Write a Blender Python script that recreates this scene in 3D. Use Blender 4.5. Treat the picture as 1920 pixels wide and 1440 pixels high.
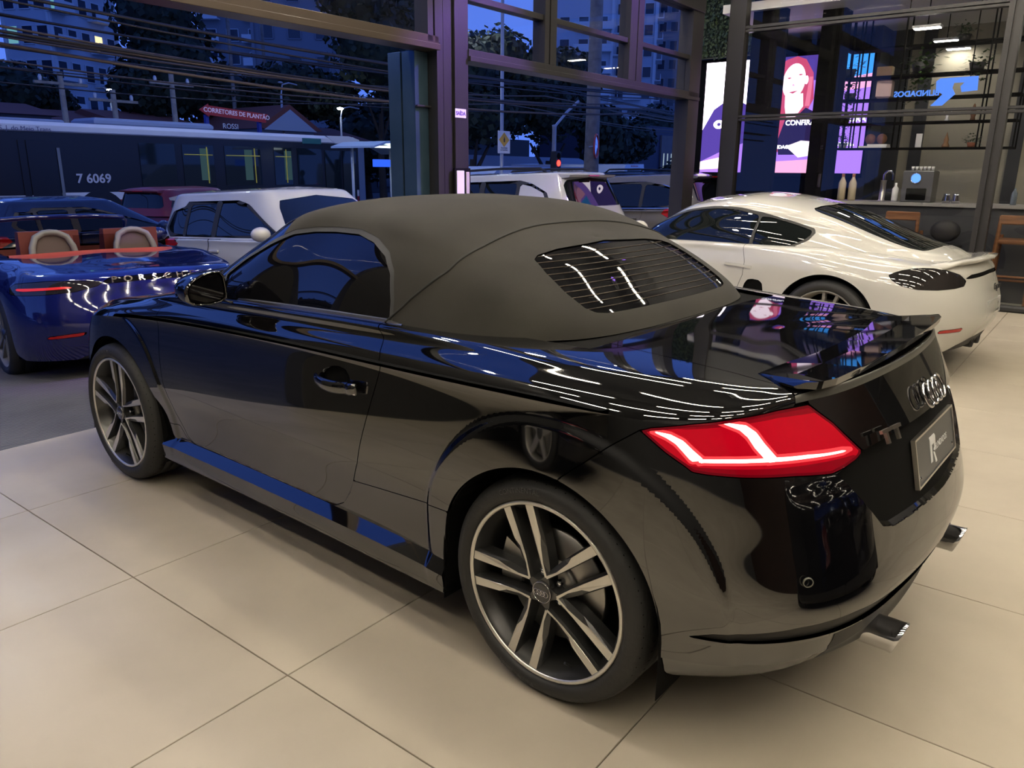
import bpy, math, random
import numpy as np
from mathutils import Vector, Matrix, Euler
random.seed(7)
for _o in list(bpy.data.objects): bpy.data.objects.remove(_o)
S = bpy.context.scene
COL = S.collection
PI = math.pi
# ------------------------------------------------------------------ camera, world, exposure
TH = 0.03655                                   # the hall is turned 2.1 degrees against the black car's axes
def RM(x, y, z=0.0):
    """hall coordinates (along / across the tile grid) to world"""
    c, s = math.cos(TH), math.sin(TH)
    return (x*c - y*s, x*s + y*c, z)
cam = bpy.data.cameras.new('camera'); camo = bpy.data.objects.new('camera', cam); COL.objects.link(camo)
cam.sensor_width = 36.0; cam.lens = 36.0*1445.73/1920; cam.clip_start = .05; cam.clip_end = 500
_yaw, _pit, _rol = -0.87747, -0.27018, 0.009745
_f = Vector((math.cos(_yaw)*math.cos(_pit), math.sin(_yaw)*math.cos(_pit), math.sin(_pit)))
_r = _f.cross(Vector((0, 0, 1))).normalized(); _u = _r.cross(_f)
_r2 = _r*math.cos(_rol) + _u*math.sin(_rol); _u2 = _u*math.cos(_rol) - _r*math.sin(_rol)
camo.matrix_world = Matrix(((_r2.x, _u2.x, -_f.x, -1.1492), (_r2.y, _u2.y, -_f.y, 2.4052), (_r2.z, _u2.z, -_f.z, 1.4551), (0, 0, 0, 1)))
S.camera = camo
S.view_settings.view_transform = 'Standard'; S.view_settings.look = 'None'
S.view_settings.gamma = 1.0; S.view_settings.use_curve_mapping = False
S.view_settings.exposure = 0.0
S.cycles.use_denoising = True
S.cycles.max_bounces = 8; S.cycles.sample_clamp_indirect = 6.0
W = bpy.data.worlds.new('dusk_sky'); S.world = W; W.use_nodes = True
_n = W.node_tree.nodes; _l = W.node_tree.links; _n.clear()
_out = _n.new('ShaderNodeOutputWorld'); _bg = _n.new('ShaderNodeBackground'); _tc = _n.new('ShaderNodeTexCoord')
_sep = _n.new('ShaderNodeSeparateXYZ'); _rp = _n.new('ShaderNodeValToRGB')
_l.new(_tc.outputs['Generated'], _sep.inputs[0]); _l.new(_sep.outputs['Z'], _rp.inputs[0])
_rp.color_ramp.elements[0].position = 0.0; _rp.color_ramp.elements[0].color = (.085, .185, .74, 1)
_rp.color_ramp.elements[1].position = .6; _rp.color_ramp.elements[1].color = (.045, .11, .50, 1)
_l.new(_rp.outputs[0], _bg.inputs[0]); _bg.inputs[1].default_value = 1.3
_l.new(_bg.outputs[0], _out.inputs[0])
TUBE = 190.0                                    # strength of the ceiling tubes

# ------------------------------------------------------------------ helpers
MATS = {}
def mat(name, col=(.5,.5,.5), rough=.5, metal=0.0, emit=None, es=1.0, coat=0.0, trans=0.0, ior=1.5, alpha=1.0, spec=.5, noise=None, bump=None, sheen=0.0):
    if name in MATS: return MATS[name]
    m = bpy.data.materials.new(name); m.use_nodes = True; MATS[name] = m
    b = m.node_tree.nodes['Principled BSDF']
    b.inputs['Base Color'].default_value = (*col, 1); b.inputs['Roughness'].default_value = rough
    b.inputs['Metallic'].default_value = metal; b.inputs['Coat Weight'].default_value = coat; b.inputs['Coat Roughness'].default_value = .02
    b.inputs['Transmission Weight'].default_value = trans; b.inputs['IOR'].default_value = ior; b.inputs['Alpha'].default_value = alpha
    b.inputs['Specular IOR Level'].default_value = spec; b.inputs['Sheen Weight'].default_value = sheen
    if emit is not None:
        b.inputs['Emission Color'].default_value = (*emit, 1); b.inputs['Emission Strength'].default_value = es
    nt = m.node_tree; N = nt.nodes; L = nt.links
    if noise or bump: tc = N.new('ShaderNodeTexCoord')
    if noise:                                  # (scale, second colour, contrast low, high[, detail, stretch])
        t = N.new('ShaderNodeTexNoise'); t.inputs['Scale'].default_value = noise[0]; t.inputs['Detail'].default_value = noise[4] if len(noise) > 4 else 6
        if len(noise) > 5:
            mp = N.new('ShaderNodeMapping'); mp.inputs['Scale'].default_value = noise[5]; L.new(tc.outputs['Object'], mp.inputs[0]); L.new(mp.outputs[0], t.inputs['Vector'])
        else: L.new(tc.outputs['Object'], t.inputs['Vector'])
        r = N.new('ShaderNodeValToRGB'); r.color_ramp.elements[0].position = noise[2]; r.color_ramp.elements[1].position = noise[3]
        r.color_ramp.elements[0].color = (*col, 1); r.color_ramp.elements[1].color = (*noise[1], 1)
        L.new(t.outputs['Fac'], r.inputs[0]); L.new(r.outputs[0], b.inputs['Base Color'])
    if bump:                                   # (scale, strength)
        t = N.new('ShaderNodeTexNoise'); t.inputs['Scale'].default_value = bump[0]; t.inputs['Detail'].default_value = 4; L.new(tc.outputs['Object'], t.inputs['Vector'])
        k = N.new('ShaderNodeBump'); k.inputs['Strength'].default_value = bump[1]; k.inputs['Distance'].default_value = .01
        L.new(t.outputs['Fac'], k.inputs['Height']); L.new(k.outputs[0], b.inputs['Normal'])
    return m
def glow(name, col=None, s=1.0):
    if name in MATS: return MATS[name]
    return mat(name, (0, 0, 0), .6, emit=col, es=s, spec=.2)
def glass(name, tint=(1,1,1), mixf=None):
    """architectural pane: clear, with a Fresnel reflection"""
    if name in MATS: return MATS[name]
    m = bpy.data.materials.new(name); m.use_nodes = True; MATS[name] = m
    N = m.node_tree.nodes; L = m.node_tree.links; N.clear()
    o = N.new('ShaderNodeOutputMaterial'); mx = N.new('ShaderNodeMixShader'); fr = N.new('ShaderNodeFresnel'); fr.inputs[0].default_value = 1.5
    tr = N.new('ShaderNodeBsdfTransparent'); tr.inputs[0].default_value = (*tint, 1); gl = N.new('ShaderNodeBsdfGlossy'); gl.inputs['Roughness'].default_value = .0
    ge = N.new('ShaderNodeNewGeometry'); sb = N.new('ShaderNodeMath'); sb.operation = 'SUBTRACT'; sb.inputs[0].default_value = 1.0; sb.use_clamp = True; L.new(ge.outputs['Backfacing'], sb.inputs[1]); m2 = N.new('ShaderNodeMath'); m2.operation = 'MULTIPLY'; m2.inputs[1].default_value = mixf or 1.0; L.new(sb.outputs[0], m2.inputs[0])
    ml = N.new('ShaderNodeMath'); ml.operation = 'MULTIPLY'; ml.use_clamp = True; L.new(fr.outputs[0], ml.inputs[0]); L.new(m2.outputs[0], ml.inputs[1]); L.new(ml.outputs[0], mx.inputs[0])
    L.new(tr.outputs[0], mx.inputs[1]); L.new(gl.outputs[0], mx.inputs[2]); L.new(mx.outputs[0], o.inputs[0])
    return m
def link(name, me, m=None, parent=None, loc=None, rot=None):
    o = bpy.data.objects.new(name, me); COL.objects.link(o)
    if m is not None:
        for k in (m if isinstance(m, (list, tuple)) else [m]): me.materials.append(k)
    if parent is not None: o.parent = parent
    if loc is not None: o.location = loc
    if rot is not None: o.rotation_euler = rot
    return o
def tag(o, label=None, cat=None, group=None, kind=None):
    if label: o['label'] = label
    if cat: o['category'] = cat
    if group: o['group'] = group
    if kind: o['kind'] = kind
    return o
def thing(name, label, cat, loc=(0,0,0), rz=0.0, group=None):
    o = bpy.data.objects.new(name, None); COL.objects.link(o); o.location = loc; o.rotation_euler = (0, 0, rz); o.empty_display_size = .1
    return tag(o, label, cat, group)
def dup(root, loc, rz=None, label=None):
    r = root.copy(); COL.objects.link(r); r.location = loc
    if rz is not None: r.rotation_euler = (0, 0, rz)
    if label: r['label'] = label
    def kids(a, b):
        for ch in list(a.children):
            c = ch.copy(); COL.objects.link(c); c.parent = b; c.matrix_parent_inverse = ch.matrix_parent_inverse; kids(ch, c)
    kids(root, r)
    return r
class MB:
    """collects simple solids into one mesh"""
    def __init__(s): s.v = []; s.f = []; s.mi = []; s.sm = []; s.cur = 0
    def add(s, vs, fs, smooth=False):
        o = len(s.v); s.v += [tuple(p) for p in vs]
        for f in fs: s.f.append([i+o for i in f]); s.mi.append(s.cur); s.sm.append(smooth)
        return s
    def box(s, c, d, M=None, ch=0.0):
        x, y, z = d[0]/2, d[1]/2, d[2]/2
        if ch <= 0:
            p = [(-x,-y,-z),(x,-y,-z),(x,y,-z),(-x,y,-z),(-x,-y,z),(x,-y,z),(x,y,z),(-x,y,z)]
            f = [(0,3,2,1),(4,5,6,7),(0,1,5,4),(1,2,6,5),(2,3,7,6),(3,0,4,7)]
        else:                                  # chamfered top and bottom rims
            p = []
            for zz, k in ((-z, ch), (-z+ch, 0), (z-ch, 0), (z, ch)):
                p += [(-x+k,-y+k,zz),(x-k,-y+k,zz),(x-k,y-k,zz),(-x+k,y-k,zz)]
            f = [(3,2,1,0),(12,13,14,15)]
            for l in range(3):
                for i in range(4): j = (i+1) % 4; f.append((l*4+i, l*4+j, l*4+4+j, l*4+4+i))
        if M is not None: p = [M @ Vector(q) for q in p]
        return s.add([(q[0]+c[0], q[1]+c[1], q[2]+c[2]) for q in p], f)
    def prism(s, poly, h0, h1, ax='z'):
        """extrudes a 2D polygon along an axis: 'z' (x,y), 'y' (x,z), 'x' (y,z)"""
        def P(q, h): return (q[0], q[1], h) if ax == 'z' else (q[0], h, q[1]) if ax == 'y' else (h, q[0], q[1])
        n = len(poly); v = [P(q, h0) for q in poly] + [P(q, h1) for q in poly]
        f = [list(range(n))[::-1], list(range(n, 2*n))] + [(i, (i+1) % n, n+(i+1) % n, n+i) for i in range(n)]
        if ax == 'y': f = [list(a)[::-1] for a in f]
        return s.add(v, f)
    def lathe(s, prof, n=32, axis='z', c=(0,0,0), a0=0, a1=2*PI):
        full = abs(a1-a0-2*PI) < 1e-6; m = len(prof); v = []; f = []; k = n if full else n+1
        for i in range(k):
            a = a0+(a1-a0)*i/n; ca, sa = math.cos(a), math.sin(a)
            for r, h in prof:
                q = (r*ca, r*sa, h) if axis == 'z' else (r*ca, h, r*sa) if axis == 'y' else (h, r*ca, r*sa)
                v.append((q[0]+c[0], q[1]+c[1], q[2]+c[2]))
        for i in range(n):
            a = i*m; b = ((i+1) % k)*m
            for j in range(m-1):
                q = (a+j, b+j, b+j+1, a+j+1); f.append(q if axis != 'y' else q[::-1])
        return s.add(v, f, True)
    def tube(s, pts, r, n=8, caps=True, closed=False):
        pts = [Vector(p) for p in pts]; v = []; f = []; up = None; K = len(pts)
        for i, p in enumerate(pts):
            if closed: t = (pts[(i+1) % K]-pts[i-1])
            else: t = (pts[min(i+1, K-1)]-pts[max(i-1, 0)])
            t.normalize()
            if up is None: up = Vector((0,0,1)) if abs(t.z) < .9 else Vector((1,0,0))
            a = t.cross(up).normalized(); up = a.cross(t).normalized()
            rr = r[i] if isinstance(r, (list, tuple)) else r
            for k in range(n):
                w = 2*PI*k/n; v.append(p+a*(rr*math.cos(w))+up*(rr*math.sin(w)))
        for i in range(K if closed else K-1):
            j = (i+1) % K
            for k in range(n): f.append((i*n+k, i*n+(k+1) % n, j*n+(k+1) % n, j*n+k))
        s.add(v, f, True)
        if caps and not closed: s.add(v[:n], [list(range(n))]); s.add(v[-n:], [list(range(n))[::-1]])
        return s
    def ball(s, c, r, nu=12, nv=8, sc=(1,1,1)):
        v = []; f = []
        for j in range(nv+1):
            a = PI*j/nv
            for i in range(nu):
                b = 2*PI*i/nu; v.append((c[0]+r*sc[0]*math.sin(a)*math.cos(b), c[1]+r*sc[1]*math.sin(a)*math.sin(b), c[2]+r*sc[2]*math.cos(a)))
        for j in range(nv):
            for i in range(nu): f.append((j*nu+i, (j+1)*nu+i, (j+1)*nu+(i+1) % nu, j*nu+(i+1) % nu))
        return s.add(v, f, True)
    def mesh(s, name='m'):
        me = bpy.data.meshes.new(name); me.from_pydata(s.v, [], s.f)
        me.polygons.foreach_set('material_index', s.mi); me.polygons.foreach_set('use_smooth', s.sm); me.validate(); me.update()
        return me
    def build(s, name, m, parent=None, loc=None, rot=None, fix=True):
        me = s.mesh(name)
        if fix:
            import bmesh
            bm = bmesh.new(); bm.from_mesh(me); bmesh.ops.recalc_face_normals(bm, faces=bm.faces); bm.to_mesh(me); bm.free()
        return link(name, me, m, parent, loc, rot)
def mk(name, g, m, parent=None, mi=None):
    """numpy mesh with its own normals to a Blender object"""
    me = bpy.data.meshes.new(name); me.from_pydata(g.V.tolist(), [], [list(map(int, f)) for f in g.F])
    me.polygons.foreach_set('use_smooth', [True]*len(me.polygons)); me.update()
    me.normals_split_custom_set_from_vertices(g.N.tolist())
    if mi is not None: me.polygons.foreach_set('material_index', mi)
    return link(name, me, m, parent)
def textmesh(txt, size=1.0, depth=.0, bold=0.0, shear=0.0, align='CENTER', space=1.0):
    c = bpy.data.curves.new('t', 'FONT'); c.body = txt; c.size = size; c.extrude = depth; c.offset = bold; c.shear = shear
    c.align_x = align; c.align_y = 'CENTER'; c.space_character = space; c.resolution_u = 3
    o = bpy.data.objects.new('t', c); COL.objects.link(o)
    dg = bpy.context.evaluated_depsgraph_get(); me = bpy.data.meshes.new_from_object(o.evaluated_get(dg))
    bpy.data.objects.remove(o); bpy.data.curves.remove(c)
    return me
def text(name, txt, size, M, m, parent=None, depth=.002, bold=0.0, shear=0.0, align='CENTER', space=1.0, sx=1.0):
    """flat lettering; M maps the text plane (x right, y up, z out) to the parent's space"""
    me = textmesh(txt, size, depth, bold, shear, align, space)
    me.transform(M @ Matrix.Diagonal((sx, 1, 1, 1)))
    if (M.to_3x3().determinant() < 0) != (sx < 0): me.flip_normals()
    return link(name, me, m, parent)
def frame(o, r, u):
    """matrix with origin o, x axis r, y axis u"""
    r = Vector(r).normalized(); u = Vector(u); n = r.cross(u).normalized(); u = n.cross(r)
    return Matrix(((r.x, u.x, n.x, o[0]), (r.y, u.y, n.y, o[1]), (r.z, u.z, n.z, o[2]), (0, 0, 0, 1)))
def nspl(xs, Y, x):
    """natural cubic spline through (xs, Y[k,...]) evaluated at x"""
    xs=np.asarray(xs,float);Y=np.asarray(Y,float);x=np.asarray(x,float);n=len(xs)
    sh=Y.shape[1:];Y=Y.reshape(n,-1)
    h=np.diff(xs)
    A=np.zeros((n,n));R=np.zeros((n,Y.shape[1]));A[0,0]=A[-1,-1]=1
    for i in range(1,n-1):
        A[i,i-1]=h[i-1];A[i,i]=2*(h[i-1]+h[i]);A[i,i+1]=h[i]
        R[i]=6*((Y[i+1]-Y[i])/h[i]-(Y[i]-Y[i-1])/h[i-1])
    M=np.linalg.solve(A,R)
    i=np.clip(np.searchsorted(xs,x,side='right')-1,0,n-2)
    t=(x-xs[i])[:,None];H=h[i][:,None];u=(xs[i+1]-x)[:,None]
    r=(M[i]*u**3+M[i+1]*t**3)/(6*H)+(Y[i]/H-M[i]*H/6)*u+(Y[i+1]/H-M[i+1]*H/6)*t
    return r.reshape((len(x),)+sh)
class M:
    """plain mesh: V points, N normals, A extra per-vertex values, F polygons"""
    def __init__(s,V,N,F,A=None):
        s.V=np.asarray(V,float).reshape(-1,3);s.N=np.asarray(N,float).reshape(-1,3);s.F=F
        s.A=np.zeros((len(s.V),2)) if A is None else np.asarray(A,float)
    def copy(s): return M(s.V.copy(),s.N.copy(),[list(f) for f in s.F],s.A.copy())
    def move(s,d): r=s.copy();r.V=r.V+np.asarray(d);return r
    def off(s,k): r=s.copy();r.V=r.V+r.N*k;return r
    def mirror(s):
        r=s.copy();r.V[:,1]*=-1;r.N[:,1]*=-1;r.F=[f[::-1] for f in r.F];return r
    def flip(s): r=s.copy();r.N=-r.N;r.F=[f[::-1] for f in r.F];return r
def join(*ms):
    ms=[m for m in ms if len(m.V)]
    if not ms: return M(np.zeros((0,3)),np.zeros((0,3)),[])
    o=0;F=[]
    for m in ms:
        F+=[[i+o for i in f] for f in m.F];o+=len(m.V)
    return M(np.vstack([m.V for m in ms]),np.vstack([m.N for m in ms]),F,np.vstack([m.A for m in ms]))
def both(m): return join(m,m.mirror())
def clip(m,f):
    """part of m where the per-vertex field f is >= 0, cut along f = 0"""
    f=np.asarray(f,float);pos=f>=0
    V=[];N=[];A=[];mp=-np.ones(len(m.V),int);F=[];cut={}
    idx=np.nonzero(pos)[0];
    mp[idx]=np.arange(len(idx));nV=len(idx);eV=[];eN=[];eA=[]
    for g in m.F:
        s=[pos[i] for i in g]
        if all(s): F.append([mp[i] for i in g]);continue
        if not any(s): continue
        o=[]
        for k,i in enumerate(g):
            j=g[(k+1)%len(g)]
            if pos[i]: o.append(mp[i])
            if pos[i]!=pos[j]:
                key=(i,j) if i<j else (j,i)
                c=cut.get(key)
                if c is None:
                    a,b=key;t=f[a]/(f[a]-f[b])
                    eV.append(m.V[a]*(1-t)+m.V[b]*t);n=m.N[a]*(1-t)+m.N[b]*t
                    eN.append(n/(np.linalg.norm(n)+1e-12));eA.append(m.A[a]*(1-t)+m.A[b]*t)
                    c=cut[key]=nV+len(eV)-1
                o.append(c)
        if len(o)>2: F.append(o)
    e=len(eV)
    return M(np.vstack([m.V[idx]]+([np.array(eV)] if e else [])),np.vstack([m.N[idx]]+([np.array(eN)] if e else [])),F,
             np.vstack([m.A[idx]]+([np.array(eA)] if e else [])))
def sdf(P,poly):
    """signed distance to a 2D polygon, positive inside"""
    P=np.asarray(P,float);poly=np.asarray(poly,float);d=np.full(len(P),1e9);ins=np.zeros(len(P),bool)
    n=len(poly)
    for k in range(n):
        a=poly[k];b=poly[(k+1)%n];e=b-a;w=P-a
        t=np.clip((w@e)/(e@e+1e-18),0,1);d=np.minimum(d,((w-t[:,None]*e)**2).sum(1))
        c=(a[1]<=P[:,1])!=(b[1]<=P[:,1])
        with np.errstate(divide='ignore',invalid='ignore'):
            x=a[0]+(P[:,1]-a[1])/(b[1]-a[1])*e[0]
        ins^=c&(P[:,0]<x)
    d=np.sqrt(d);return np.where(ins,d,-d)
def edges(m):
    c={}
    for f in m.F:
        for k,i in enumerate(f):
            j=f[(k+1)%len(f)]
            if (j,i) in c: del c[(j,i)]
            else: c[(i,j)]=1
    return list(c)
def wall(m,fn,keep=None):
    """strip of quads from the open edges of m to where fn moves them (fn: V,N -> V)"""
    E=edges(m)
    if keep is not None: E=[e for e in E if keep(m.V[e[0]],m.V[e[1]])]
    if not E: return M(np.zeros((0,3)),np.zeros((0,3)),[])
    V=[];N=[];F=[]
    for a,b in E:
        p=m.V[[a,b]];q=fn(p,m.N[[a,b]]);n=np.cross(q[0]-p[0],p[1]-p[0]);n/=np.linalg.norm(n)+1e-12
        k=len(V);V+=[p[0],p[1],q[1],q[0]];N+=[n]*4;F.append([k+1,k,k+3,k+2])
    N=np.array(N)
    m2=M(V,-N,F);return m2
def rim(m,depth=.008):
    """folds the open edges of a panel inward, leaving the mirror plane open"""
    return wall(m,lambda p,n:p-n*depth,lambda a,b:not(abs(a[1])<2e-4 and abs(b[1])<2e-4))
def grid(P,A=None,N=None,flip=False):
    """P[i,j,3] -> mesh with finite-difference normals"""
    if N is None:
        du=np.gradient(P,axis=0);dv=np.gradient(P,axis=1);N=np.cross(du,dv)
        N/=np.linalg.norm(N,axis=2,keepdims=True)+1e-12
    n,m_,_=P.shape
    if flip: N=-N
    F=[]
    for i in range(n-1):
        for j in range(m_-1):
            q=[i*m_+j,(i+1)*m_+j,(i+1)*m_+j+1,i*m_+j+1]
            F.append(q[::-1] if flip else q)
    return M(P.reshape(-1,3),N.reshape(-1,3),F,None if A is None else A.reshape(-1,2))
def hullgrid(K,seg,ns,split,symend=(True,True)):
    """K[s,l,3] control net (stations front->rear, levels low->high), splines along both; returns dict of smooth patches
    split: list of (l0,l1,n) level spans that are smooth inside and creased between; ghost stations mirrored in y at the ends"""
    K=np.asarray(K,float);S=len(K)
    mir=np.array([1,-1,1.])
    t=np.asarray(seg,float)
    g=2
    Kx=np.concatenate([K[g:0:-1]*mir,K,K[-2:-2-g:-1]*mir]) if all(symend) else K
    tx=np.concatenate([2*t[0]-t[g:0:-1],t,2*t[-1]-t[-2:-2-g:-1]])
    h=(t[-1]-t[0])/ns
    ts=np.linspace(t[0]-h,t[-1]+h,ns+3)
    D=nspl(tx,Kx,ts)       # [ns+3, L, 3]
    out=[]
    for l0,l1,n in split:
        L=D.shape[1]
        a=D[:,l0:l1+1]
        u=np.arange(l0,l1+1,dtype=float)
        spine=(l1==L-1)
        us=np.linspace(l0,l1,n+1)
        if spine:
            a=np.concatenate([a,(a[:,-2:-4:-1])*mir],1);u=np.arange(l0,l1+3,dtype=float)
        if len(u)==2:
            q=np.stack([a[:,0]*(1-w)+a[:,1]*w for w in us-l0],1);qe=None
        else:
            ue=np.concatenate([us,[us[-1]+(us[-1]-us[-2])]]) if spine else us
            q=np.moveaxis(nspl(u,np.moveaxis(a,1,0),ue),0,1)
        du=np.gradient(q,axis=0);dv=np.gradient(q,axis=1);N=np.cross(du,dv);N/=np.linalg.norm(N,axis=2,keepdims=True)+1e-12
        if spine and len(u)>2: q=q[:,:-1];N=N[:,:-1]
        q=q[1:-1];N=N[1:-1]
        T=np.stack(np.broadcast_arrays(ts[1:-1,None],us[None]),2)
        out.append((q,N,T))
    return out
def contour(m,f,keep=None):
    """polylines where the per-vertex field f crosses zero"""
    f=np.asarray(f,float);pts={};segs={}
    for g in m.F:
        c=[]
        for k,i in enumerate(g):
            j=g[(k+1)%len(g)]
            if (f[i]>=0)!=(f[j]>=0):
                key=(i,j) if i<j else (j,i)
                if key not in pts:
                    a,b=key;t=f[a]/(f[a]-f[b]);pts[key]=(m.V[a]*(1-t)+m.V[b]*t,m.N[a]*(1-t)+m.N[b]*t)
                c.append(key)
        if len(c)==2 and (keep is None or (keep(pts[c[0]][0]) and keep(pts[c[1]][0]))):
            segs.setdefault(c[0],[]).append(c[1]);segs.setdefault(c[1],[]).append(c[0])
    out=[];seen=set()
    for st in sorted(segs,key=lambda k:len(segs[k])):
        if st in seen: continue
        ch=[st];seen.add(st)
        while True:
            n=[k for k in segs[ch[-1]] if k not in seen]
            if not n: break
            ch.append(n[0]);seen.add(n[0])
        if len(ch)>2: out.append([pts[k] for k in ch])
    return out
# ------------------------------------------------------------------ floor
m_tile = mat('beige_porcelain', (.47,.42,.335), .38, spec=.45, noise=(1.6,(.385,.34,.27),.35,.72,8))
m_grout = mat('grout', (.16,.13,.10), .8)
def make_tile_mat():
    N = m_tile.node_tree.nodes; L = m_tile.node_tree.links
    oi = N.new('ShaderNodeObjectInfo'); tc = [n for n in N if n.type == 'TEX_COORD'][0]
    nz = [n for n in N if n.type == 'TEX_NOISE'][0]; ad = N.new('ShaderNodeVectorMath'); ad.operation = 'MULTIPLY_ADD'
    L.new(oi.outputs['Random'], ad.inputs[0]); ad.inputs[1].default_value = (37, 11, 23); L.new(tc.outputs['Object'], ad.inputs[2]); L.new(ad.outputs[0], nz.inputs['Vector'])
    b = N['Principled BSDF']; mr = N.new('ShaderNodeMapRange'); mr.inputs[1].default_value = .3; mr.inputs[2].default_value = .7; mr.inputs[3].default_value = .30; mr.inputs[4].default_value = .46
    L.new(nz.outputs['Fac'], mr.inputs[0]); L.new(mr.outputs[0], b.inputs['Roughness'])
make_tile_mat()
TX, TY = .9176, .8848
floor = MB().box((0, 0, -.058), (11*TX, 16*TY, .1)).build('floor', m_grout, None, RM(3.424-5.5*TX, -7.568+8*TY), (0, 0, TH)); floor['kind'] = 'structure'
tile_me = MB().box((0, 0, -.004), (TX-.004, TY-.004, .008), ch=.0012).mesh('tile')
tile_me.materials.append(m_tile)
for i in range(11):
    for j in range(16):
        o = bpy.data.objects.new('tile', tile_me); COL.objects.link(o); o.parent = floor
        o.location = ((5-i)*TX, (j-7.5)*TY, 0)
# ------------------------------------------------------------------ ceiling, tubes, hall walls
m_dark = mat('charcoal_ceiling', (.03,.03,.03), .8)
ceil = MB().box((0, 0, .1), (11*TX, 16*TY, .2)).build('ceiling', m_dark, None, RM(3.424-5.5*TX, -7.568+8*TY, 6.0), (0, 0, TH)); ceil['kind'] = 'structure'
wb = MB().box((0, 0, 3.0), (.2, 16*TY, 6.0)).build('wall_back', mat('brown_wood_panel', (.035,.016,.009), .5, noise=(1.0,(.02,.009,.006),.3,.7,4,(1,1,12))), None, RM(3.424-11*TX-.1, -7.568+8*TY, 0), (0, 0, TH)); wb['kind'] = 'structure'
wl = MB().box((0, 0, 3.0), (11*TX, .2, 6.0)).build('wall_left', mat('dark_wall', (.04,.04,.042), .7), None, RM(3.424-5.5*TX, -7.568+16*TY+.1, 0), (0, 0, TH)); wl['kind'] = 'structure'
m_tube = glow('tube_glow', (1.0,.885,.70), TUBE); m_case = mat('luminaire_case', (.7,.7,.7), .5)
body = MB().box((0, 0, .03), (1.54, .05, .03)).mesh(); body.materials.append(m_case)
tube = MB().tube([(-.75, 0, 0), (.75, 0, 0)], .015, 8).mesh(); tube.materials.append(m_tube)
rod = MB().tube([(0, 0, -.18), (0, 0, .18)], .004, 5).mesh(); rod.materials.append(m_case)
for i in range(5):
    for j in range(7):
        x = 2.3-2.1*i+(.6 if j % 2 else 0); y = -6.6+1.95*j
        t = thing('tube_lamp', 'slim white ceiling tube lamp hanging in a row above the cars', 'lamp', RM(x, y, 5.55), TH, 'ceiling tube lamps')
        link('lamp_body', body, None, t); link('tube', tube, None, t)
        for q in (-.5, .5): o = link('drop_rod', rod, None, t, (q, 0, .22))

# unseen colour-wash spots added to tint the street front purple
for k, (a, b, e, ang, lab) in enumerate(((( .6,-5.6,5.3), (3.5,-2.62,1.9), 3400, .34, 'added unseen purple spot lamp tinting the steel column'), ((1.3,-6.6,5.2), (3.5,-5.6,2.45), 2200, .62, 'added unseen purple spot lamp tinting the beam near the corner'))):
    t = thing('added_wash_lamp', lab, 'lamp', RM(*a), TH); A_ = Vector(a); D_ = (Vector(b)-A_).normalized()
    MB().tube([tuple(-D_*.16), tuple(D_*.0)], .05, 14).build('lamp_barrel', m_dark, t); MB().tube([tuple(D_*.001), tuple(D_*.004)], .04, 14).build('lamp_lens', glow('added_wash_lens', (.4,.2,1), 6.0), t); MB().tube([tuple(-D_*.08), (0, 0, 6.0-a[2])], .008, 6).build('stem', m_dark, t)
    ld = bpy.data.lights.new('added_wash_spot', 'SPOT'); ld.energy = e; ld.color = (.36,.16,1.0); ld.spot_size = ang; ld.spot_blend = .6; ld.shadow_soft_size = .04
    lo_ = bpy.data.objects.new('added_wash_spot', ld); COL.objects.link(lo_); lo_.parent = t; lo_.location = D_*.02; lo_.rotation_euler = D_.to_track_quat('-Z', 'Y').to_euler()
# unseen floodlights added outside the street front to brighten the parked cars
fl_m = glow('added_flood_glow', (1.0,.92,.80), 280.0)
for i, y in enumerate((-6.2, -3.4, -.4, 1.6)):
    t = thing('added_flood_lamp', 'added unseen floodlight high outside the street front over the parked cars', 'lamp', RM(3.9, y, 5.3), TH, 'added floodlights outside the street front')
    MB().box((0, 0, .05), (.22, .34, .08), ch=.01).build('lamp_body', m_dark, t); MB().box((.0, 0, .005), (.18, .30, .012)).build('lamp_lens', fl_m, t); MB().tube([(-.1, 0, .05), (-.30, 0, .05)], .02, 8).build('bracket', m_dark, t)
# plan outline (left half) front centre -> rear centre
PL=np.array([(3.39,0),(3.365,.30),(3.25,.58),(3.04,.79),(2.78,.882),(2.505,.897),(2.1,.893),(1.6,.889),(1.1,.889),(.6,.895),(.25,.904),(0,.906),(-.25,.892),(-.45,.845),(-.60,.755),(-.705,.60),(-.765,.35),(-.787,0)])
def planspl():
    seg=np.r_[0,np.cumsum(np.hypot(*np.diff(PL,axis=0).T))]
    return seg
SEG=planspl()
def plan(t):
    mir=np.array([1,-1.])
    X=np.concatenate([PL[2:0:-1]*mir,PL,PL[-2:-4:-1]*mir]);T=np.concatenate([-SEG[2:0:-1],SEG,2*SEG[-1]-SEG[-2:-4:-1]])
    p=nspl(T,X,t);e=1e-3
    d=(nspl(T,X,np.asarray(t)+e)-nspl(T,X,np.asarray(t)-e));d/=np.linalg.norm(d,axis=1,keepdims=True)
    n=np.stack([d[:,1],-d[:,0]],1)   # outward
    return p,n
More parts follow.
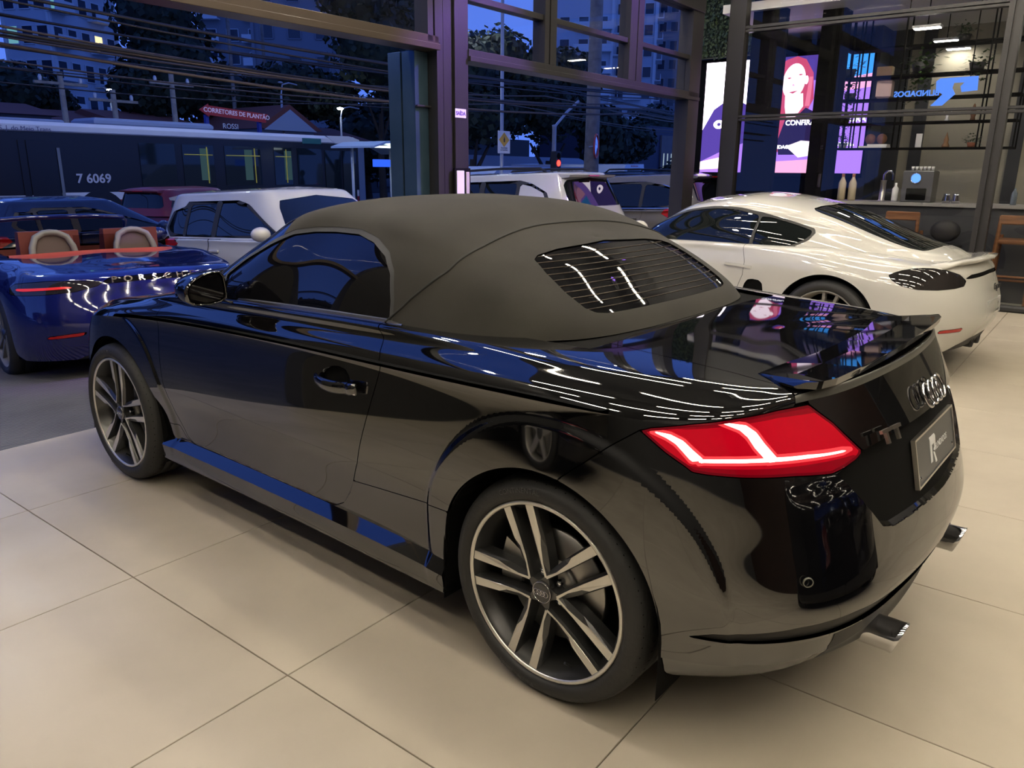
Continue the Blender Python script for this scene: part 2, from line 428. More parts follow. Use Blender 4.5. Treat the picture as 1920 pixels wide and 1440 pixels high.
# profile (outward offset d, height z) for levels 0..11 at plan stations ; then level 12,13 as (x,y,z)
PROF={ # idx: [(d,z)*12], (x,y,z),(x,z spine)
 0:([(-.20,.16),(-.06,.17),(-.02,.20),(0,.27),(-.005,.33),(0,.42),(.0,.52),(-.03,.60),(-.05,.655),(-.09,.675),(-.16,.695),(-.28,.72)],(2.95,0,.765),(2.7,.81)),
 2:([(-.20,.16),(-.06,.17),(-.02,.20),(0,.27),(-.005,.33),(0,.42),(.0,.52),(-.03,.61),(-.06,.675),(-.09,.70),(-.14,.725),(-.22,.75)],(2.85,.28,.80),(2.65,.82)),
 3:([(-.16,.16),(-.04,.17),(-.01,.20),(0,.27),(.0,.33),(.005,.42),(.0,.54),(-.02,.64),(-.045,.715),(-.07,.745),(-.11,.775),(-.18,.795)],(2.70,.40,.835),(2.55,.85)),
 5:([(-.12,.16),(-.02,.18),(-.002,.205),(.0,.265),(-.012,.31),(-.004,.43),(.008,.56),(.002,.745),(.004,.795),(-.035,.83),(-.10,.852),(-.19,.868)],(2.40,.42,.90),(2.35,.915)),
 6:([(-.12,.16),(-.012,.185),(0,.205),(.002,.258),(-.035,.292),(-.018,.43),(.006,.575),(-.004,.780),(.006,.826),(-.018,.868),(-.060,.902),(-.115,.930)],(2.05,.45,.965),(2.05,.985)),
 7:([(-.12,.17),(-.012,.185),(0,.205),(.002,.258),(-.038,.292),(-.018,.43),(.008,.58),(-.006,.805),(.006,.848),(-.010,.892),(-.034,.932),(-.064,.968)],(1.6,.50,.96),(1.6,.95)),
 8:([(-.12,.17),(-.012,.185),(0,.205),(.002,.258),(-.038,.292),(-.018,.43),(.008,.58),(-.007,.818),(.004,.862),(-.012,.905),(-.038,.945),(-.070,.980)],(1.1,.50,.96),(1.1,.95)),
 9:([(-.12,.17),(-.012,.185),(0,.205),(.002,.258),(-.034,.292),(-.016,.43),(.008,.59),(-.009,.826),(.000,.870),(-.018,.915),(-.050,.955),(-.090,.988)],(.6,.50,.98),(.6,.97)),
 11:([(-.12,.17),(-.02,.19),(-.004,.21),(.0,.26),(-.008,.31),(.0,.44),(.009,.60),(-.012,.835),(-.008,.884),(-.035,.922),(-.090,.952),(-.185,.974)],(.02,.42,.986),(.02,.990)),
 12:([(-.13,.18),(-.035,.195),(-.010,.22),(.0,.28),(.0,.33),(.006,.45),(.006,.60),(-.018,.825),(-.026,.884),(-.055,.918),(-.110,.946),(-.200,.966)],(-.15,.42,.979),(-.10,.986)),
 13:([(-.14,.21),(-.045,.228),(-.014,.255),(.0,.295),(.002,.35),(.010,.46),(-.008,.61),(-.034,.79),(-.052,.893),(-.072,.921),(-.125,.944),(-.215,.961)],(-.27,.38,.974),(-.18,.982)),
 14:([(-.15,.23),(-.055,.25),(-.018,.275),(.0,.31),(.004,.36),(.016,.46),(-.016,.60),(-.052,.765),(-.110,.922),(-.118,.940),(-.155,.951),(-.240,.960)],(-.34,.33,.970),(-.22,.979)),
 15:([(-.15,.24),(-.06,.262),(-.03,.288),(-.008,.32),(.004,.37),(.021,.46),(-.014,.60),(-.056,.76),(-.128,.936),(-.137,.955),(-.165,.957),(-.245,.962)],(-.38,.26,.970),(-.25,.978)),
 16:([(-.18,.22),(-.06,.235),(-.04,.27),(-.02,.325),(.003,.38),(.022,.465),(-.008,.60),(-.047,.76),(-.130,.944),(-.136,.963),(-.162,.961),(-.245,.965)],(-.40,.15,.971),(-.26,.978)),
 17:([(-.18,.21),(-.06,.225),(-.045,.265),(-.025,.325),(.002,.385),(.021,.465),(-.004,.60),(-.043,.76),(-.131,.946),(-.137,.965),(-.162,.963),(-.245,.966)],(-.405,0,.971),(-.265,.978)),
}
def tt_lower(ns=420):
    ks=sorted(PROF);ts=SEG[ks]
    T=np.linspace(0,SEG[-1],len(PL)*1)
    # interpolate profiles over all plan stations (natural splines with mirrored ends)
    D=np.array([[list(q) for q in PROF[k][0]] for k in ks])           # K,12,2
    E=np.array([[PROF[k][1][0],PROF[k][1][1],PROF[k][1][2]] for k in ks])
    Sx=np.array([[PROF[k][2][0],0,PROF[k][2][1]] for k in ks])
    tt=SEG
    def ext(Y,sg=None):
        sg=np.ones(Y.shape[-1]) if sg is None else np.array(sg)
        return np.concatenate([Y[2:0:-1]*sg,Y,Y[-2:-4:-1]*sg])
    tx=np.concatenate([2*ts[0]-ts[2:0:-1],ts,2*ts[-1]-ts[-2:-4:-1]])
    fine=np.linspace(0,SEG[-1],ns+1);h=fine[1]
    f=np.r_[fine[0]-h,fine,fine[-1]+h]
    d=nspl(tx,ext(D),f);e=nspl(tx,ext(E,[1,-1,1]),f);sp=nspl(tx,ext(Sx,[1,-1,1]),f)
    p,n=plan(f)
    G=np.zeros((len(f),14,3))
    G[:,:12,:2]=p[:,None]+n[:,None]*d[:,:,:1];G[:,:12,2]=d[:,:,1];G[:,12]=e;G[:,13]=sp
    out=[];mir=np.array([1,-1,1.])
    for l0,l1,nn in ((0,3,12),(3,4,4),(4,8,96),(8,13,64)):
        us=np.linspace(l0,l1,nn+1);a=G[:,l0:l1+1];u=np.arange(l0,l1+1.)
        if l1==13:
            a=np.concatenate([a,a[:,-2:-4:-1]*mir],1);u=np.arange(l0,l1+3.);us=np.r_[us,us[-1]+us[1]-us[0]]
        q=np.moveaxis(nspl(u,np.moveaxis(a,1,0),us),0,1)
        out.append((q,us,f))
    return out
FW=(2.505,0.33);RW=(0.0,0.33)
def flare(q):
    """wheel-arch flares: a raised ring with a crisp outer edge"""
    x=q[...,0];z=q[...,2];y=q[...,1]
    for (cx,cz),ro in ((RW,.505),(FW,.505)):
        dx=x-cx;dz=z-cz;th=np.arctan2(dz,dx);r=np.hypot(dx,dz)
        R=.512-.05*np.clip(np.cos(th),0,1)**2+.03*np.clip(-np.cos(th),0,1)
        if cx>1: R=.512+.03*np.clip(np.cos(th),0,1)-.055*np.clip(-np.cos(th),0,1)**2
        w=np.clip((R-r)/.022,0,1);w=w*w*(3-2*w)
        k=np.clip((z-.2)/.1,0,1)*(y>.55)*np.clip((.93-z)/.03,0,1)
        lip=np.clip((R-r)/(R-.36),0,1)
        q[...,1]+=k*w*(.0070+.004*lip)
    return q
def build_lower(ns=420):
    res=[]
    for q,us,f in tt_lower(ns):
        q=flare(q.copy())
        du=np.gradient(q,axis=0);dv=np.gradient(q,axis=1);N=np.cross(du,dv);N/=np.linalg.norm(N,axis=2,keepdims=True)+1e-12
        if us[-1]>13: q=q[:,:-1];N=N[:,:-1];us=us[:-1]
        q=q[1:-1];N=N[1:-1]
        A=np.stack(np.broadcast_arrays(f[1:-1,None],us[None]),2)
        q[0,:,1]=0;q[-1,:,1]=0;
        if us[-1]==13:q[:,-1,1]=0
        res.append(grid(q,A,N))
    return res
# greenhouse : stations front->rear, levels base->spine
GH=np.array([ # base, low, mid, upper, edge, inner, spine
 [(2.21,0,.955),(2.11,0,1.03),(1.92,0,1.136),(1.72,0,1.231),(1.60,0,1.275),(1.48,0,1.306),(1.42,0,1.316)],
 [(2.19,.25,.955),(2.09,.24,1.03),(1.90,.225,1.133),(1.70,.21,1.228),(1.585,.20,1.272),(1.47,.13,1.309),(1.40,0,1.319)],
 [(2.10,.49,.955),(2.0,.475,1.025),(1.83,.45,1.125),(1.65,.43,1.222),(1.54,.39,1.274),(1.42,.22,1.316),(1.38,0,1.325)],
 [(2.0,.70,.950),(1.90,.685,1.012),(1.73,.652,1.115),(1.555,.612,1.215),(1.46,.535,1.280),(1.36,.28,1.323),(1.34,0,1.331)],
 [(1.86,.803,.955),(1.755,.783,1.025),(1.60,.738,1.122),(1.45,.676,1.222),(1.36,.582,1.296),(1.28,.31,1.337),(1.25,0,1.345)],
 [(1.25,.816,.965),(1.22,.788,1.055),(1.17,.740,1.155),(1.13,.672,1.240),(1.10,.577,1.309),(1.08,.31,1.346),(1.08,0,1.354)],
 [(.95,.816,.97),(.94,.788,1.06),(.925,.740,1.160),(.915,.672,1.238),(.905,.575,1.302),(.90,.30,1.340),(.90,0,1.350)],
 [(.65,.810,.975),(.655,.778,1.055),(.67,.725,1.150),(.685,.658,1.220),(.70,.563,1.270),(.72,.30,1.316),(.73,0,1.328)],
 [(.36,.765,.975),(.39,.730,1.04),(.44,.683,1.115),(.50,.622,1.174),(.545,.527,1.220),(.60,.29,1.272),(.63,0,1.287)],
 [(.15,.606,.975),(.195,.585,1.03),(.275,.545,1.093),(.36,.492,1.150),(.43,.42,1.192),(.50,.24,1.233),(.55,0,1.250)],
 [(.075,.36,.975),(.125,.345,1.03),(.21,.32,1.088),(.30,.29,1.145),(.37,.25,1.183),(.45,.13,1.220),(.49,0,1.232)],
 [(.06,0,.975),(.11,0,1.03),(.195,0,1.088),(.285,0,1.145),(.355,0,1.184),(.42,0,1.212),(.46,0,1.220)],
])
def build_green(ns=260):
    c=GH[:,0,:2];seg=np.r_[0,np.cumsum(np.hypot(*np.diff(c,axis=0).T))]
    q,N,T=hullgrid(GH,seg,ns,[(0,6,64)])[0]
    q[0,:,1]=0;q[-1,:,1]=0;q[:,-1,1]=0
    return grid(q,T,N)
def planarc(F,R,hw,lf,lr,nf=2.6,nr=2.8,mids=(),k=6):
    """left half outline: rounded nose, sides through mids (x,y), rounded tail"""
    P=[]
    y0=mids[0][1] if mids else hw;y1=mids[-1][1] if mids else hw
    for i in range(k+1):
        a=math.pi/2*i/k;P.append((F-lf+lf*math.cos(a)**(2/nf),y0*math.sin(a)**(2/nf)))
    P+=list(mids)
    for i in range(k,-1,-1):
        a=math.pi/2*i/k;P.append((R+lr-lr*math.cos(a)**(2/nr),y1*math.sin(a)**(2/nr)))
    return np.array(P)
class Ring:
    """lower body: offset profiles carried round a plan outline, closed over the top to a spine"""
    def __init__(s,PL,PROF,split,ns=300):
        s.PL=PL;s.SEG=np.r_[0,np.cumsum(np.hypot(*np.diff(PL,axis=0).T))]
        ks=sorted(PROF);ts=s.SEG[ks];mir=np.array([1,-1.])
        D=np.array([[list(q) for q in PROF[k][0]] for k in ks]);E=np.array([PROF[k][1] for k in ks]);Sx=np.array([[PROF[k][2][0],0,PROF[k][2][1]] for k in ks])
        def ext(Y,sg=(1,)): sg=np.array(sg);return np.concatenate([Y[2:0:-1]*sg,Y,Y[-2:-4:-1]*sg])
        tx=np.concatenate([2*ts[0]-ts[2:0:-1],ts,2*ts[-1]-ts[-2:-4:-1]])
        T=s.SEG[-1];h=T/ns;f=np.linspace(-h,T+h,ns+3)
        d=nspl(tx,ext(D),f);e=nspl(tx,ext(E,(1,-1,1)),f);sp=nspl(tx,ext(Sx,(1,-1,1)),f)
        X=np.concatenate([PL[2:0:-1]*mir,PL,PL[-2:-4:-1]*mir]);TT=np.concatenate([-s.SEG[2:0:-1],s.SEG,2*T-s.SEG[-2:-4:-1]])
        p=nspl(TT,X,f);q=(nspl(TT,X,f+1e-3)-nspl(TT,X,f-1e-3));q/=np.linalg.norm(q,axis=1,keepdims=True);n=np.stack([q[:,1],-q[:,0]],1)
        nl=D.shape[1];G=np.zeros((len(f),nl+2,3));G[:,:nl,:2]=p[:,None]+n[:,None]*d[:,:,:1];G[:,:nl,2]=d[:,:,1];G[:,nl]=e;G[:,nl+1]=sp
        s.m=[];m3=np.array([1,-1,1.])
        for l0,l1,nn in split:
            us=np.linspace(l0,l1,nn+1);a=G[:,l0:l1+1];u=np.arange(l0,l1+1.);top=l1==nl+1
            if top: a=np.concatenate([a,a[:,-2:-4:-1]*m3],1);u=np.arange(l0,l1+3.);us=np.r_[us,us[-1]+us[1]-us[0]]
            q=np.moveaxis(nspl(u,np.moveaxis(a,1,0),us),0,1)
            du=np.gradient(q,axis=0);dv=np.gradient(q,axis=1);N=np.cross(du,dv);N/=np.linalg.norm(N,axis=2,keepdims=True)+1e-12
            if top: q=q[:,:-1];N=N[:,:-1];us=us[:-1]
            q=q[1:-1].copy();N=N[1:-1];A=np.stack(np.broadcast_arrays(f[1:-1,None],us[None]),2)
            q[0,:,1]=0;q[-1,:,1]=0
            if top:q[:,-1,1]=0
            s.m.append(grid(q,A,N))
        s.all=join(*s.m)
def green(GH,ns=160,nv=36):
    GH=np.array(GH,float);c=GH[:,0,:2];seg=np.r_[0,np.cumsum(np.hypot(*np.diff(c,axis=0).T))]
    q,N,T=hullgrid(GH,seg,ns,[(0,GH.shape[1]-1,nv)])[0]
    q[0,:,1]=0;q[-1,:,1]=0;q[:,-1,1]=0
    return grid(q,T,N)
def cayman_shape():
    PL=planarc(3.42,-.95,.90,.75,.62,2.3,2.5,[(2.475,.885),(1.8,.855),(1.1,.850),(.45,.878),(.0,.900),(-.3,.885)])
    # idx: 0..6 nose, 7 faxle,8,9,10,11,12 raxle,13 ; 13=(-.3), then rear arc 14(start dup) .. 
    PROF={
    0:([(-.2,.15),(-.03,.16),(0,.22),(0,.38),(-.02,.50),(-.07,.60),(-.15,.655),(-.28,.70)],(2.85,0,.76),(2.6,.81)),
    4:([(-.2,.15),(-.03,.16),(0,.22),(0,.38),(-.01,.52),(-.05,.64),(-.12,.71),(-.22,.755)],(2.7,.36,.79),(2.5,.83)),
    7:([(-.15,.15),(-.02,.16),(0,.22),(0,.42),(.005,.58),(-.005,.70),(-.06,.785),(-.16,.82)],(2.4,.42,.84),(2.3,.87)),
    8:([(-.15,.16),(-.02,.17),(0,.22),(0,.40),(.012,.58),(.012,.72),(-.02,.82),(-.10,.875)],(1.85,.45,.90),(1.8,.92)),
    9:([(-.15,.16),(-.02,.17),(0,.22),(-.005,.40),(.012,.58),(.012,.74),(-.01,.85),(-.06,.90)],(1.1,.45,.92),(1.1,.93)),
    10:([(-.15,.16),(-.02,.17),(0,.22),(-.01,.40),(.0,.60),(.010,.74),(-.015,.85),(-.10,.905)],(.45,.45,.90),(.45,.92)),
    11:([(-.15,.17),(-.03,.18),(0,.23),(0,.42),(.002,.62),(.004,.75),(-.05,.855),(-.17,.905)],(.0,.42,.90),(.05,.91)),
    12:([(-.15,.18),(-.04,.19),(-.01,.25),(0,.42),(.004,.61),(-.01,.73),(-.075,.83),(-.19,.875)],(-.30,.40,.88),(-.2,.89)),
    14:([(-.15,.18),(-.05,.20),(-.02,.27),(0,.42),(.0,.58),(-.025,.71),(-.075,.80),(-.18,.845)],(-.50,.32,.86),(-.35,.87)),
    16:([(-.15,.19),(-.07,.21),(-.04,.28),(.0,.42),(-.005,.57),(-.045,.70),(-.085,.79),(-.17,.835)],(-.60,.22,.85),(-.45,.865)),
    19:([(-.15,.20),(-.09,.22),(-.05,.30),(.005,.42),(-.01,.57),(-.055,.70),(-.085,.79),(-.16,.835)],(-.64,0,.85),(-.48,.865)),
    }
    lo=Ring(PL,PROF,[(0,1,3),(1,9,76)],360)
    GH=[
    [(2.0,0,.88),(1.85,0,.985),(1.62,0,1.12),(1.35,0,1.235),(1.15,0,1.268)],
    [(1.93,.40,.88),(1.79,.38,.985),(1.57,.35,1.115),(1.32,.31,1.226),(1.13,0,1.271)],
    [(1.74,.68,.87),(1.62,.655,.985),(1.44,.60,1.105),(1.23,.50,1.212),(1.08,0,1.278)],
    [(1.45,.775,.87),(1.37,.745,.985),(1.24,.68,1.11),(1.08,.555,1.228),(.98,0,1.288)],
    [(1.0,.795,.87),(.97,.765,.99),(.90,.69,1.125),(.85,.56,1.242),(.82,0,1.295)],
    [(.55,.780,.87),(.54,.74,.985),(.53,.665,1.105),(.52,.54,1.207),(.50,0,1.262)],
    [(.1,.72,.86),(.10,.672,.95),(.11,.60,1.04),(.12,.49,1.115),(.13,0,1.165)],
    [(-.35,.62,.80),(-.33,.57,.87),(-.31,.51,.925),(-.29,.42,.965),(-.27,0,1.008)],
    [(-.66,.45,.80),(-.63,.42,.845),(-.60,.36,.875),(-.57,.30,.900),(-.54,0,.925)],
    [(-.76,0,.80),(-.72,0,.84),(-.68,0,.862),(-.65,0,.88),(-.62,0,.897)],
    ]
    return lo,green(GH)
CAY=(.70,-4.40,-.04)
def boxster_shape():
    lo,_=cayman_shape()
    return lo
def suv_shape(F,R,hw,H,belt,hz,wb,wsb,wst,rt,rb,zb=.22,tum=.20,lf=.55,lr=.40,nr=3.2,nose=None,tailz=None,deckz=None,ns=240):
    """tall hatchback body: F/R end x, hw half width, belt height, hz cowl height, wsb/wst windscreen foot/top, rt roof end, rb tailgate glass foot"""
    PL=planarc(F,R,hw,lf,lr,2.6,nr,[(wb,hw),(wb*.66,hw),(wb*.33,hw),(0,hw),(R*.4,hw-.01)])
    nh=nose or hz-.22
    def side(b,k=0): return [(-.15,zb),(-.03,zb+.01),(0,zb+.12),(.0,zb+.28),(.012,belt-.30),(.010,belt-.16),(-.015,belt-.05),(-.055,belt)]
    PROF={0:([(-.2,zb),(-.04,zb+.01),(0,zb+.1),(0,zb+.25),(0,nh-.22),(-.02,nh-.10),(-.06,nh-.03),(-.2,nh)],(F-.5,0,nh+.06),(F-.7,nh+.10)),
     4:([(-.2,zb),(-.04,zb+.01),(0,zb+.1),(0,zb+.25),(0,nh-.2),(-.02,nh-.08),(-.06,nh-.01),(-.18,nh+.03)],(F-.6,.3,nh+.08),(F-.75,nh+.11)),
     7:([(-.15,zb),(-.03,zb+.01),(0,zb+.12),(.0,zb+.28),(.012,hz-.30),(.010,hz-.18),(-.03,hz-.08),(-.12,hz-.03)],(wb-.1,.4,hz-.02),(wb-.15,hz)),
     8:(side(belt),(wb*.66,.45,belt),(wb*.66,belt)),
     9:(side(belt),(wb*.33,.45,belt),(wb*.33,belt)),
     10:(side(belt+.02),(.1,.45,belt+.02),(.1,belt+.02)),
     11:(side(belt+.03),(R*.3,.42,belt+.03),(R*.25,belt+.03)),
     14:([(-.15,zb+.02),(-.05,zb+.03),(0,zb+.14),(.0,zb+.3),(-.01,belt-.30),(-.035,belt-.14),(-.06,belt-.03),(-.11,belt+.03)],(R*.55,.30,belt+.04),(R*.4,belt+.04)),
     18:([(-.15,zb+.04),(-.06,zb+.05),(0,zb+.16),(.0,zb+.3),(-.02,belt-.30),(-.05,belt-.14),(-.07,belt-.03),(-.11,belt+.03)],(R*.65,0,belt+.04),(R*.5,belt+.04))}
    lo=Ring(PL,PROF,[(0,1,2),(1,9,44)],ns)
    yb=hw-.05;zt=H-.075
    def st(xb,y,xt,top=True,yt=None,zb_=None,xs=None):
        yt=y-tum if yt is None else yt;z0=(zb_ if zb_ is not None else belt)-.06
        return [(xb,y,z0),(xb+(xt-xb)*.45,y+(yt-y)*.42,z0+(zt-z0)*.47),(xb+(xt-xb)*.9,y+(yt-y)*.93,zt-.02),(xt+(-.06 if xt>0 else .06),max(0,yt-.10),H-.03),(xs if xs is not None else xt+(-.15 if xt>0 else .15),0,H)]
    GH=[st(wsb,0,wst,yt=0,zb_=hz,xs=wst-.22),st(wsb-.06,.45,wst-.02,yt=.38,zb_=hz,xs=wst-.24),st(wsb-.28,yb-.05,wst-.10,yt=yb-tum-.02,zb_=hz+.02,xs=wst-.28),
        st(wsb-.55,yb,wst-.32,xs=wst-.4),st(wst*.45,yb,wst*.45,xs=wst*.45),st(rt*.3+wst*.12,yb,rt*.3+wst*.12,xs=rt*.25),
        st(rb*.62,yb-.01,rt*.75,xs=rt*.6),st(rb-.0,yb-.13,rt-.0,yt=yb-tum-.10,xs=rt+.22),st(rb-.06,.40,rt-.03,yt=.36,xs=rt+.18),st(rb-.07,0,rt-.04,yt=0,xs=rt+.16)]
    return lo,green(GH,130,26)
# ------------------------------------------------------------------ black roadster
m_paint = mat('black_paint', (.0022,.0022,.0026), .03, ior=2.2)
m_shell = mat('black_plastic', (.012,.012,.013), .55)
m_matte = mat('dark_void', (.004,.004,.004), .9, spec=.1)
m_fabric = mat('soft_top_fabric', (.019,.0175,.0145), .92, sheen=.10, spec=.2, noise=(5,(.030,.028,.023),.3,.75,8), bump=(900,.25))
m_tint = mat('tinted_glass', (.003,.003,.004), .02, ior=1.7)
m_chrome = mat('chrome', (.80,.80,.82), .08, metal=1)
m_alu = mat('satin_aluminium', (.62,.60,.56), .28, metal=1)
m_seal = mat('rubber_seal', (.03,.03,.028), .6)
m_trimgrey = mat('satin_grey_trim', (.17,.17,.155), .35, metal=.6)
m_rubber = mat('tyre_rubber', (.017,.017,.017), .62, bump=(60,.15))
m_mach = mat('machined_silver', (.78,.745,.67), .30, metal=.75)
m_pocket = mat('graphite_pocket', (.10,.10,.10), .32, metal=.8)
m_disc = mat('brake_steel', (.38,.37,.35), .35, metal=1)
m_redlens = mat('red_lens', (.30,.0,.008), .06, coat=1, emit=(1.0,.002,.02), es=.33)
m_lensrim = mat('dark_red_lens', (.10,.0,.004), .06, coat=1, emit=(.6,.0,.02), es=.12)
m_bar = glow('light_bar', (1.0,.62,.50), 4.0)
m_barglow = glow('light_bar_halo', (1.0,.05,.06), 1.25)  # soft glow round the bars, painted as a wider strip
m_lensdark = mat('lens_band', (.16,.0,.006), .06, coat=1, emit=(.7,.0,.015), es=.20)
m_plate = mat('show_plate', (.045,.05,.06), .35)
m_white = mat('white_print', (.8,.8,.8), .5)
m_defrost = mat('defroster_line', (.07,.045,.03), .5)
m_welt = mat('fabric_welt', (.010,.010,.009), .8)
BT = '__BT__'
def tt():
    car = thing('convertible_car', 'black two-seat convertible with dark grey fabric roof and red tail light glowing', 'car')
    Ls = build_lower(760)
    W0 = (0.0, .33); W1 = (2.505, .33)
    def F_arch(m, R=.368):
        f = np.full(len(m.V), 1.0)
        for cx, cz in (W0, W1):
            dx = m.V[:,0]-cx; dz = m.V[:,2]-cz
            d = np.where(dz > 0, np.hypot(dx, dz), np.abs(dx))-R
            f = np.minimum(f, np.where(m.V[:,1] > .45, d, 1.0))
        return f
    P_DOOR = [(.73,1.06),(.715,1.0),(.668,.949),(.645,.898),(.645,.867),(.70,.713),(.768,.519),(.812,.445),(.850,.378),(.893,.328),(.95,.300),(1.03,.2925),(1.5,.2925),(1.93,.2925),(1.975,.315),(2.04,.42),(2.07,.55),(2.08,.70),(2.07,.9),(2.05,1.06)]
    P_TAIL = [(4.231,.859),(4.255,.869),(4.348,.889),(4.458,.906),(4.577,.918),(4.706,.924),(4.785,.878),(4.88,.799),(4.849,.786),(4.797,.774),(4.749,.766),(4.627,.772),(4.49,.772),(4.405,.774),(4.365,.777),(4.348,.788),(4.298,.815)]
    te = SEG[-1]
    P_BUMP = [(3.6,.15),(3.6,.20),(4.03,.70),(4.084,.745),(4.161,.811),(4.231,.861),(4.26,.866),(4.40,.85),(4.70,.83),(4.884,.799),(5.0,.808),(5.1,.812),(te+.5,.812),(te+.5,.05),(3.6,.05)]
    P_BOOTF = [(4.70,1.1),(4.706,.926),(4.785,.878),(4.884,.799),(5.0,.808),(5.1,.812),(te+.5,.812),(te+.5,1.1)]
    P_BOOTT = [(.4,.562),(.16,.562),(-.1,.576),(-.37,.583),(-.50,.595),(-.56,.64),(-.9,.70),(-.9,-.5),(.4,-.5)]
    P_SKIRT = [(.2,.1),(.2,.49),(.324,.48),(.455,.47),(.822,.434),(.862,.376),(.905,.322),(.957,.295),(1.03,.2875),(1.93,.2875),(1.99,.31),(2.03,.36),(2.30,.36),(2.30,.1)]
    P_BONN = [(2.02,.70),(2.3,.735),(2.7,.755),(3.0,.70),(3.2,.55),(3.4,.2),(3.4,-.5),(2.02,-.5)]
    XZ = lambda m: m.V[:,[0,2]]
    XY = lambda m: m.V[:,[0,1]]
    TZ = lambda m: np.stack([m.A[:,0], m.V[:,2]], 1)
    side = lambda m: np.where((m.V[:,1] > .5) & (m.A[:,0] < 4.6), 1.0, -1.0)
    G = .0016
    def fields(m):
        d = {}
        lim = np.where(m.A[:,1] < 11.5, 1.0, -1.0)*.5
        d['door'] = np.minimum(sdf(XZ(m), P_DOOR), lim)
        d['tail'] = np.where(m.A[:,1] < 8.6, sdf(TZ(m), P_TAIL), -1)
        d['bump'] = np.where(m.A[:,1] < 7.97, sdf(TZ(m), P_BUMP), -1)
        d['skirt'] = np.where(m.A[:,1] < 6, sdf(XZ(m), P_SKIRT), -1)
        d['bootf'] = np.where(m.A[:,1] < 8.01, sdf(TZ(m), P_BOOTF), -1)
        d['boott'] = np.where(m.A[:,1] > 7.99, sdf(XY(m), P_BOOTT), -1)
        d['bonn'] = np.where(m.A[:,1] > 8.5, sdf(XY(m), P_BONN), -1)
        d['fbump'] = np.where(m.A[:,1] < 10, m.V[:,0]-2.93, -1)
        d['arch'] = F_arch(m)
        return d
    mn = lambda *a: np.minimum.reduce(a)
    parts = {k: [] for k in ('door','tail','bump','skirt','boot','strip','bonn','fend','quart','fbump','shell','diff')}
    for li, m in enumerate(Ls):
        d = fields(m)
        cab = np.where((m.A[:,1] > 11.35) & (m.V[:,0] > .02) & (m.V[:,0] < 2.12), -1., 1.) if li == 3 else np.full(len(m.V), 1.)
        x = m.V[:,0]
        add = lambda k, f: parts[k].append(clip(m, f))
        if li >= 2:
            add('door', mn(d['door']-G, cab)); 
            add('quart', mn(-d['door']-G, -d['tail']-G, -d['bump']-G, -d['skirt']-G, -d['bootf']-G, -d['boott']-G, d['arch'], 1.2-x, cab))
            add('fend', mn(-d['door']-G, -d['bonn']-G, -d['skirt']-G, -d['fbump']-G, d['arch'], x-1.2, cab))
            add('tail', d['tail']-.001)
            if li == 3:
                st = mn(9.0-m.A[:,1], d['boott'], -.35-x)
                add('strip', st); add('boot', mn(d['boott']-G, m.A[:,1]-9.0, .6-x, cab))
            else: add('boot', d['bootf']-G)
        add('bonn', mn(d['bonn']-G, x-1.9)) if li == 3 else None
        add('fbump', mn(d['fbump']-G, d['arch'], -d['bonn']-G))
        if li <= 1:
            add('skirt', mn(d['arch'], 2.2-x, x+.0)); add('bump', mn(-.0-x, d['arch'], np.where(m.V[:,1] > .62, 1., -1.)))
            add('diff', mn(-.0-x, d['arch'], np.where(m.V[:,1] <= .62, 1., -1.)))
        if li == 2:
            add('skirt', mn(d['skirt']-G, d['arch'])); 
            add('bump', mn(d['bump']-G, d['arch'], -d['tail']-G))
        parts['shell'].append(clip(m, d['arch']).off(-.014))
    J = {k: join(*v) for k, v in parts.items()}
    def panel(name, m, mt, sides=True, depth=.012, parent=car, rimmed=True):
        f = join(m, rim(m, depth)) if rimmed else m
        if sides == 'both': return [mk(name, both(f), mt, parent)]
        return [mk(name, f, mt, parent), mk(name, f.mirror(), mt, parent)]
    mk('inner_shell', both(J['shell']), m_matte, car)
    # door with its scooped handle
    P_SC = [(.955+.0,.778),(.94,.806),(.905,.824),(.86,.832),(.82,.826),(.80,.806),(.79,.775),(.80,.760),(.86,.755),(.93,.760)]
    door = J['door']; fs = np.where(door.V[:,1] > .86, sdf(XZ(door), P_SC), -1)
    scoop = clip(door, fs); door = clip(door, -fs)
    sw = sdf(XZ(scoop), P_SC); k = np.clip(sw/.03, 0, 1); scoop.V[:,1] -= .028*np.sqrt(k*(2-k)+1e-9)
    n2 = np.stack([np.zeros(len(sw)), np.ones(len(sw)), np.zeros(len(sw))], 1)
    cx, cz = .87, .79
    scoop.N = n2+np.stack([-(scoop.V[:,0]-cx)*6, 0*sw, -(scoop.V[:,2]-cz)*12], 1)*(1-k)[:,None]; scoop.N /= np.linalg.norm(scoop.N, axis=1, keepdims=True)
    for q, sg in zip(panel('door', join(door, scoop), m_paint), (1, -1)):
        h = MB()
        n = 14; v = []; fc = []
        for i in range(n+1):
            a = i/n; xx = .965-.225*a; yy = .897+.022*math.sin(PI*min(1, a*1.25))**.6*(1-.2*a) if a < .8 else .9+.016*(1-(a-.8)*2.2)
            zc = .779-.010*math.sin(PI*a); hh = .010+.012*math.sin(PI*(.12+.76*a))+(.004 if a > .75 else 0)
            for b in range(10):
                w = 2*PI*b/10; v.append((xx, sg*(yy+.010*math.cos(w)), zc+hh*math.sin(w)))
        for i in range(n):
            for b in range(10): fc.append((i*10+b, i*10+(b+1) % 10, (i+1)*10+(b+1) % 10, (i+1)*10+b))
        fc += [list(range(10)), list(range(n*10, n*10+10))]
        h.add(v, fc, True); h.build('door_handle', m_paint, q)
        g = MB(); g.box((.755, sg*.912, .772), (.032, .006, .026), ch=.001).build('lock_cover', m_chrome, q)
    # quarter panels, fenders, skirts, bonnet, bumpers
    panel('rear_quarter_panel', J['quart'], m_paint); panel('front_fender', J['fend'], m_paint)
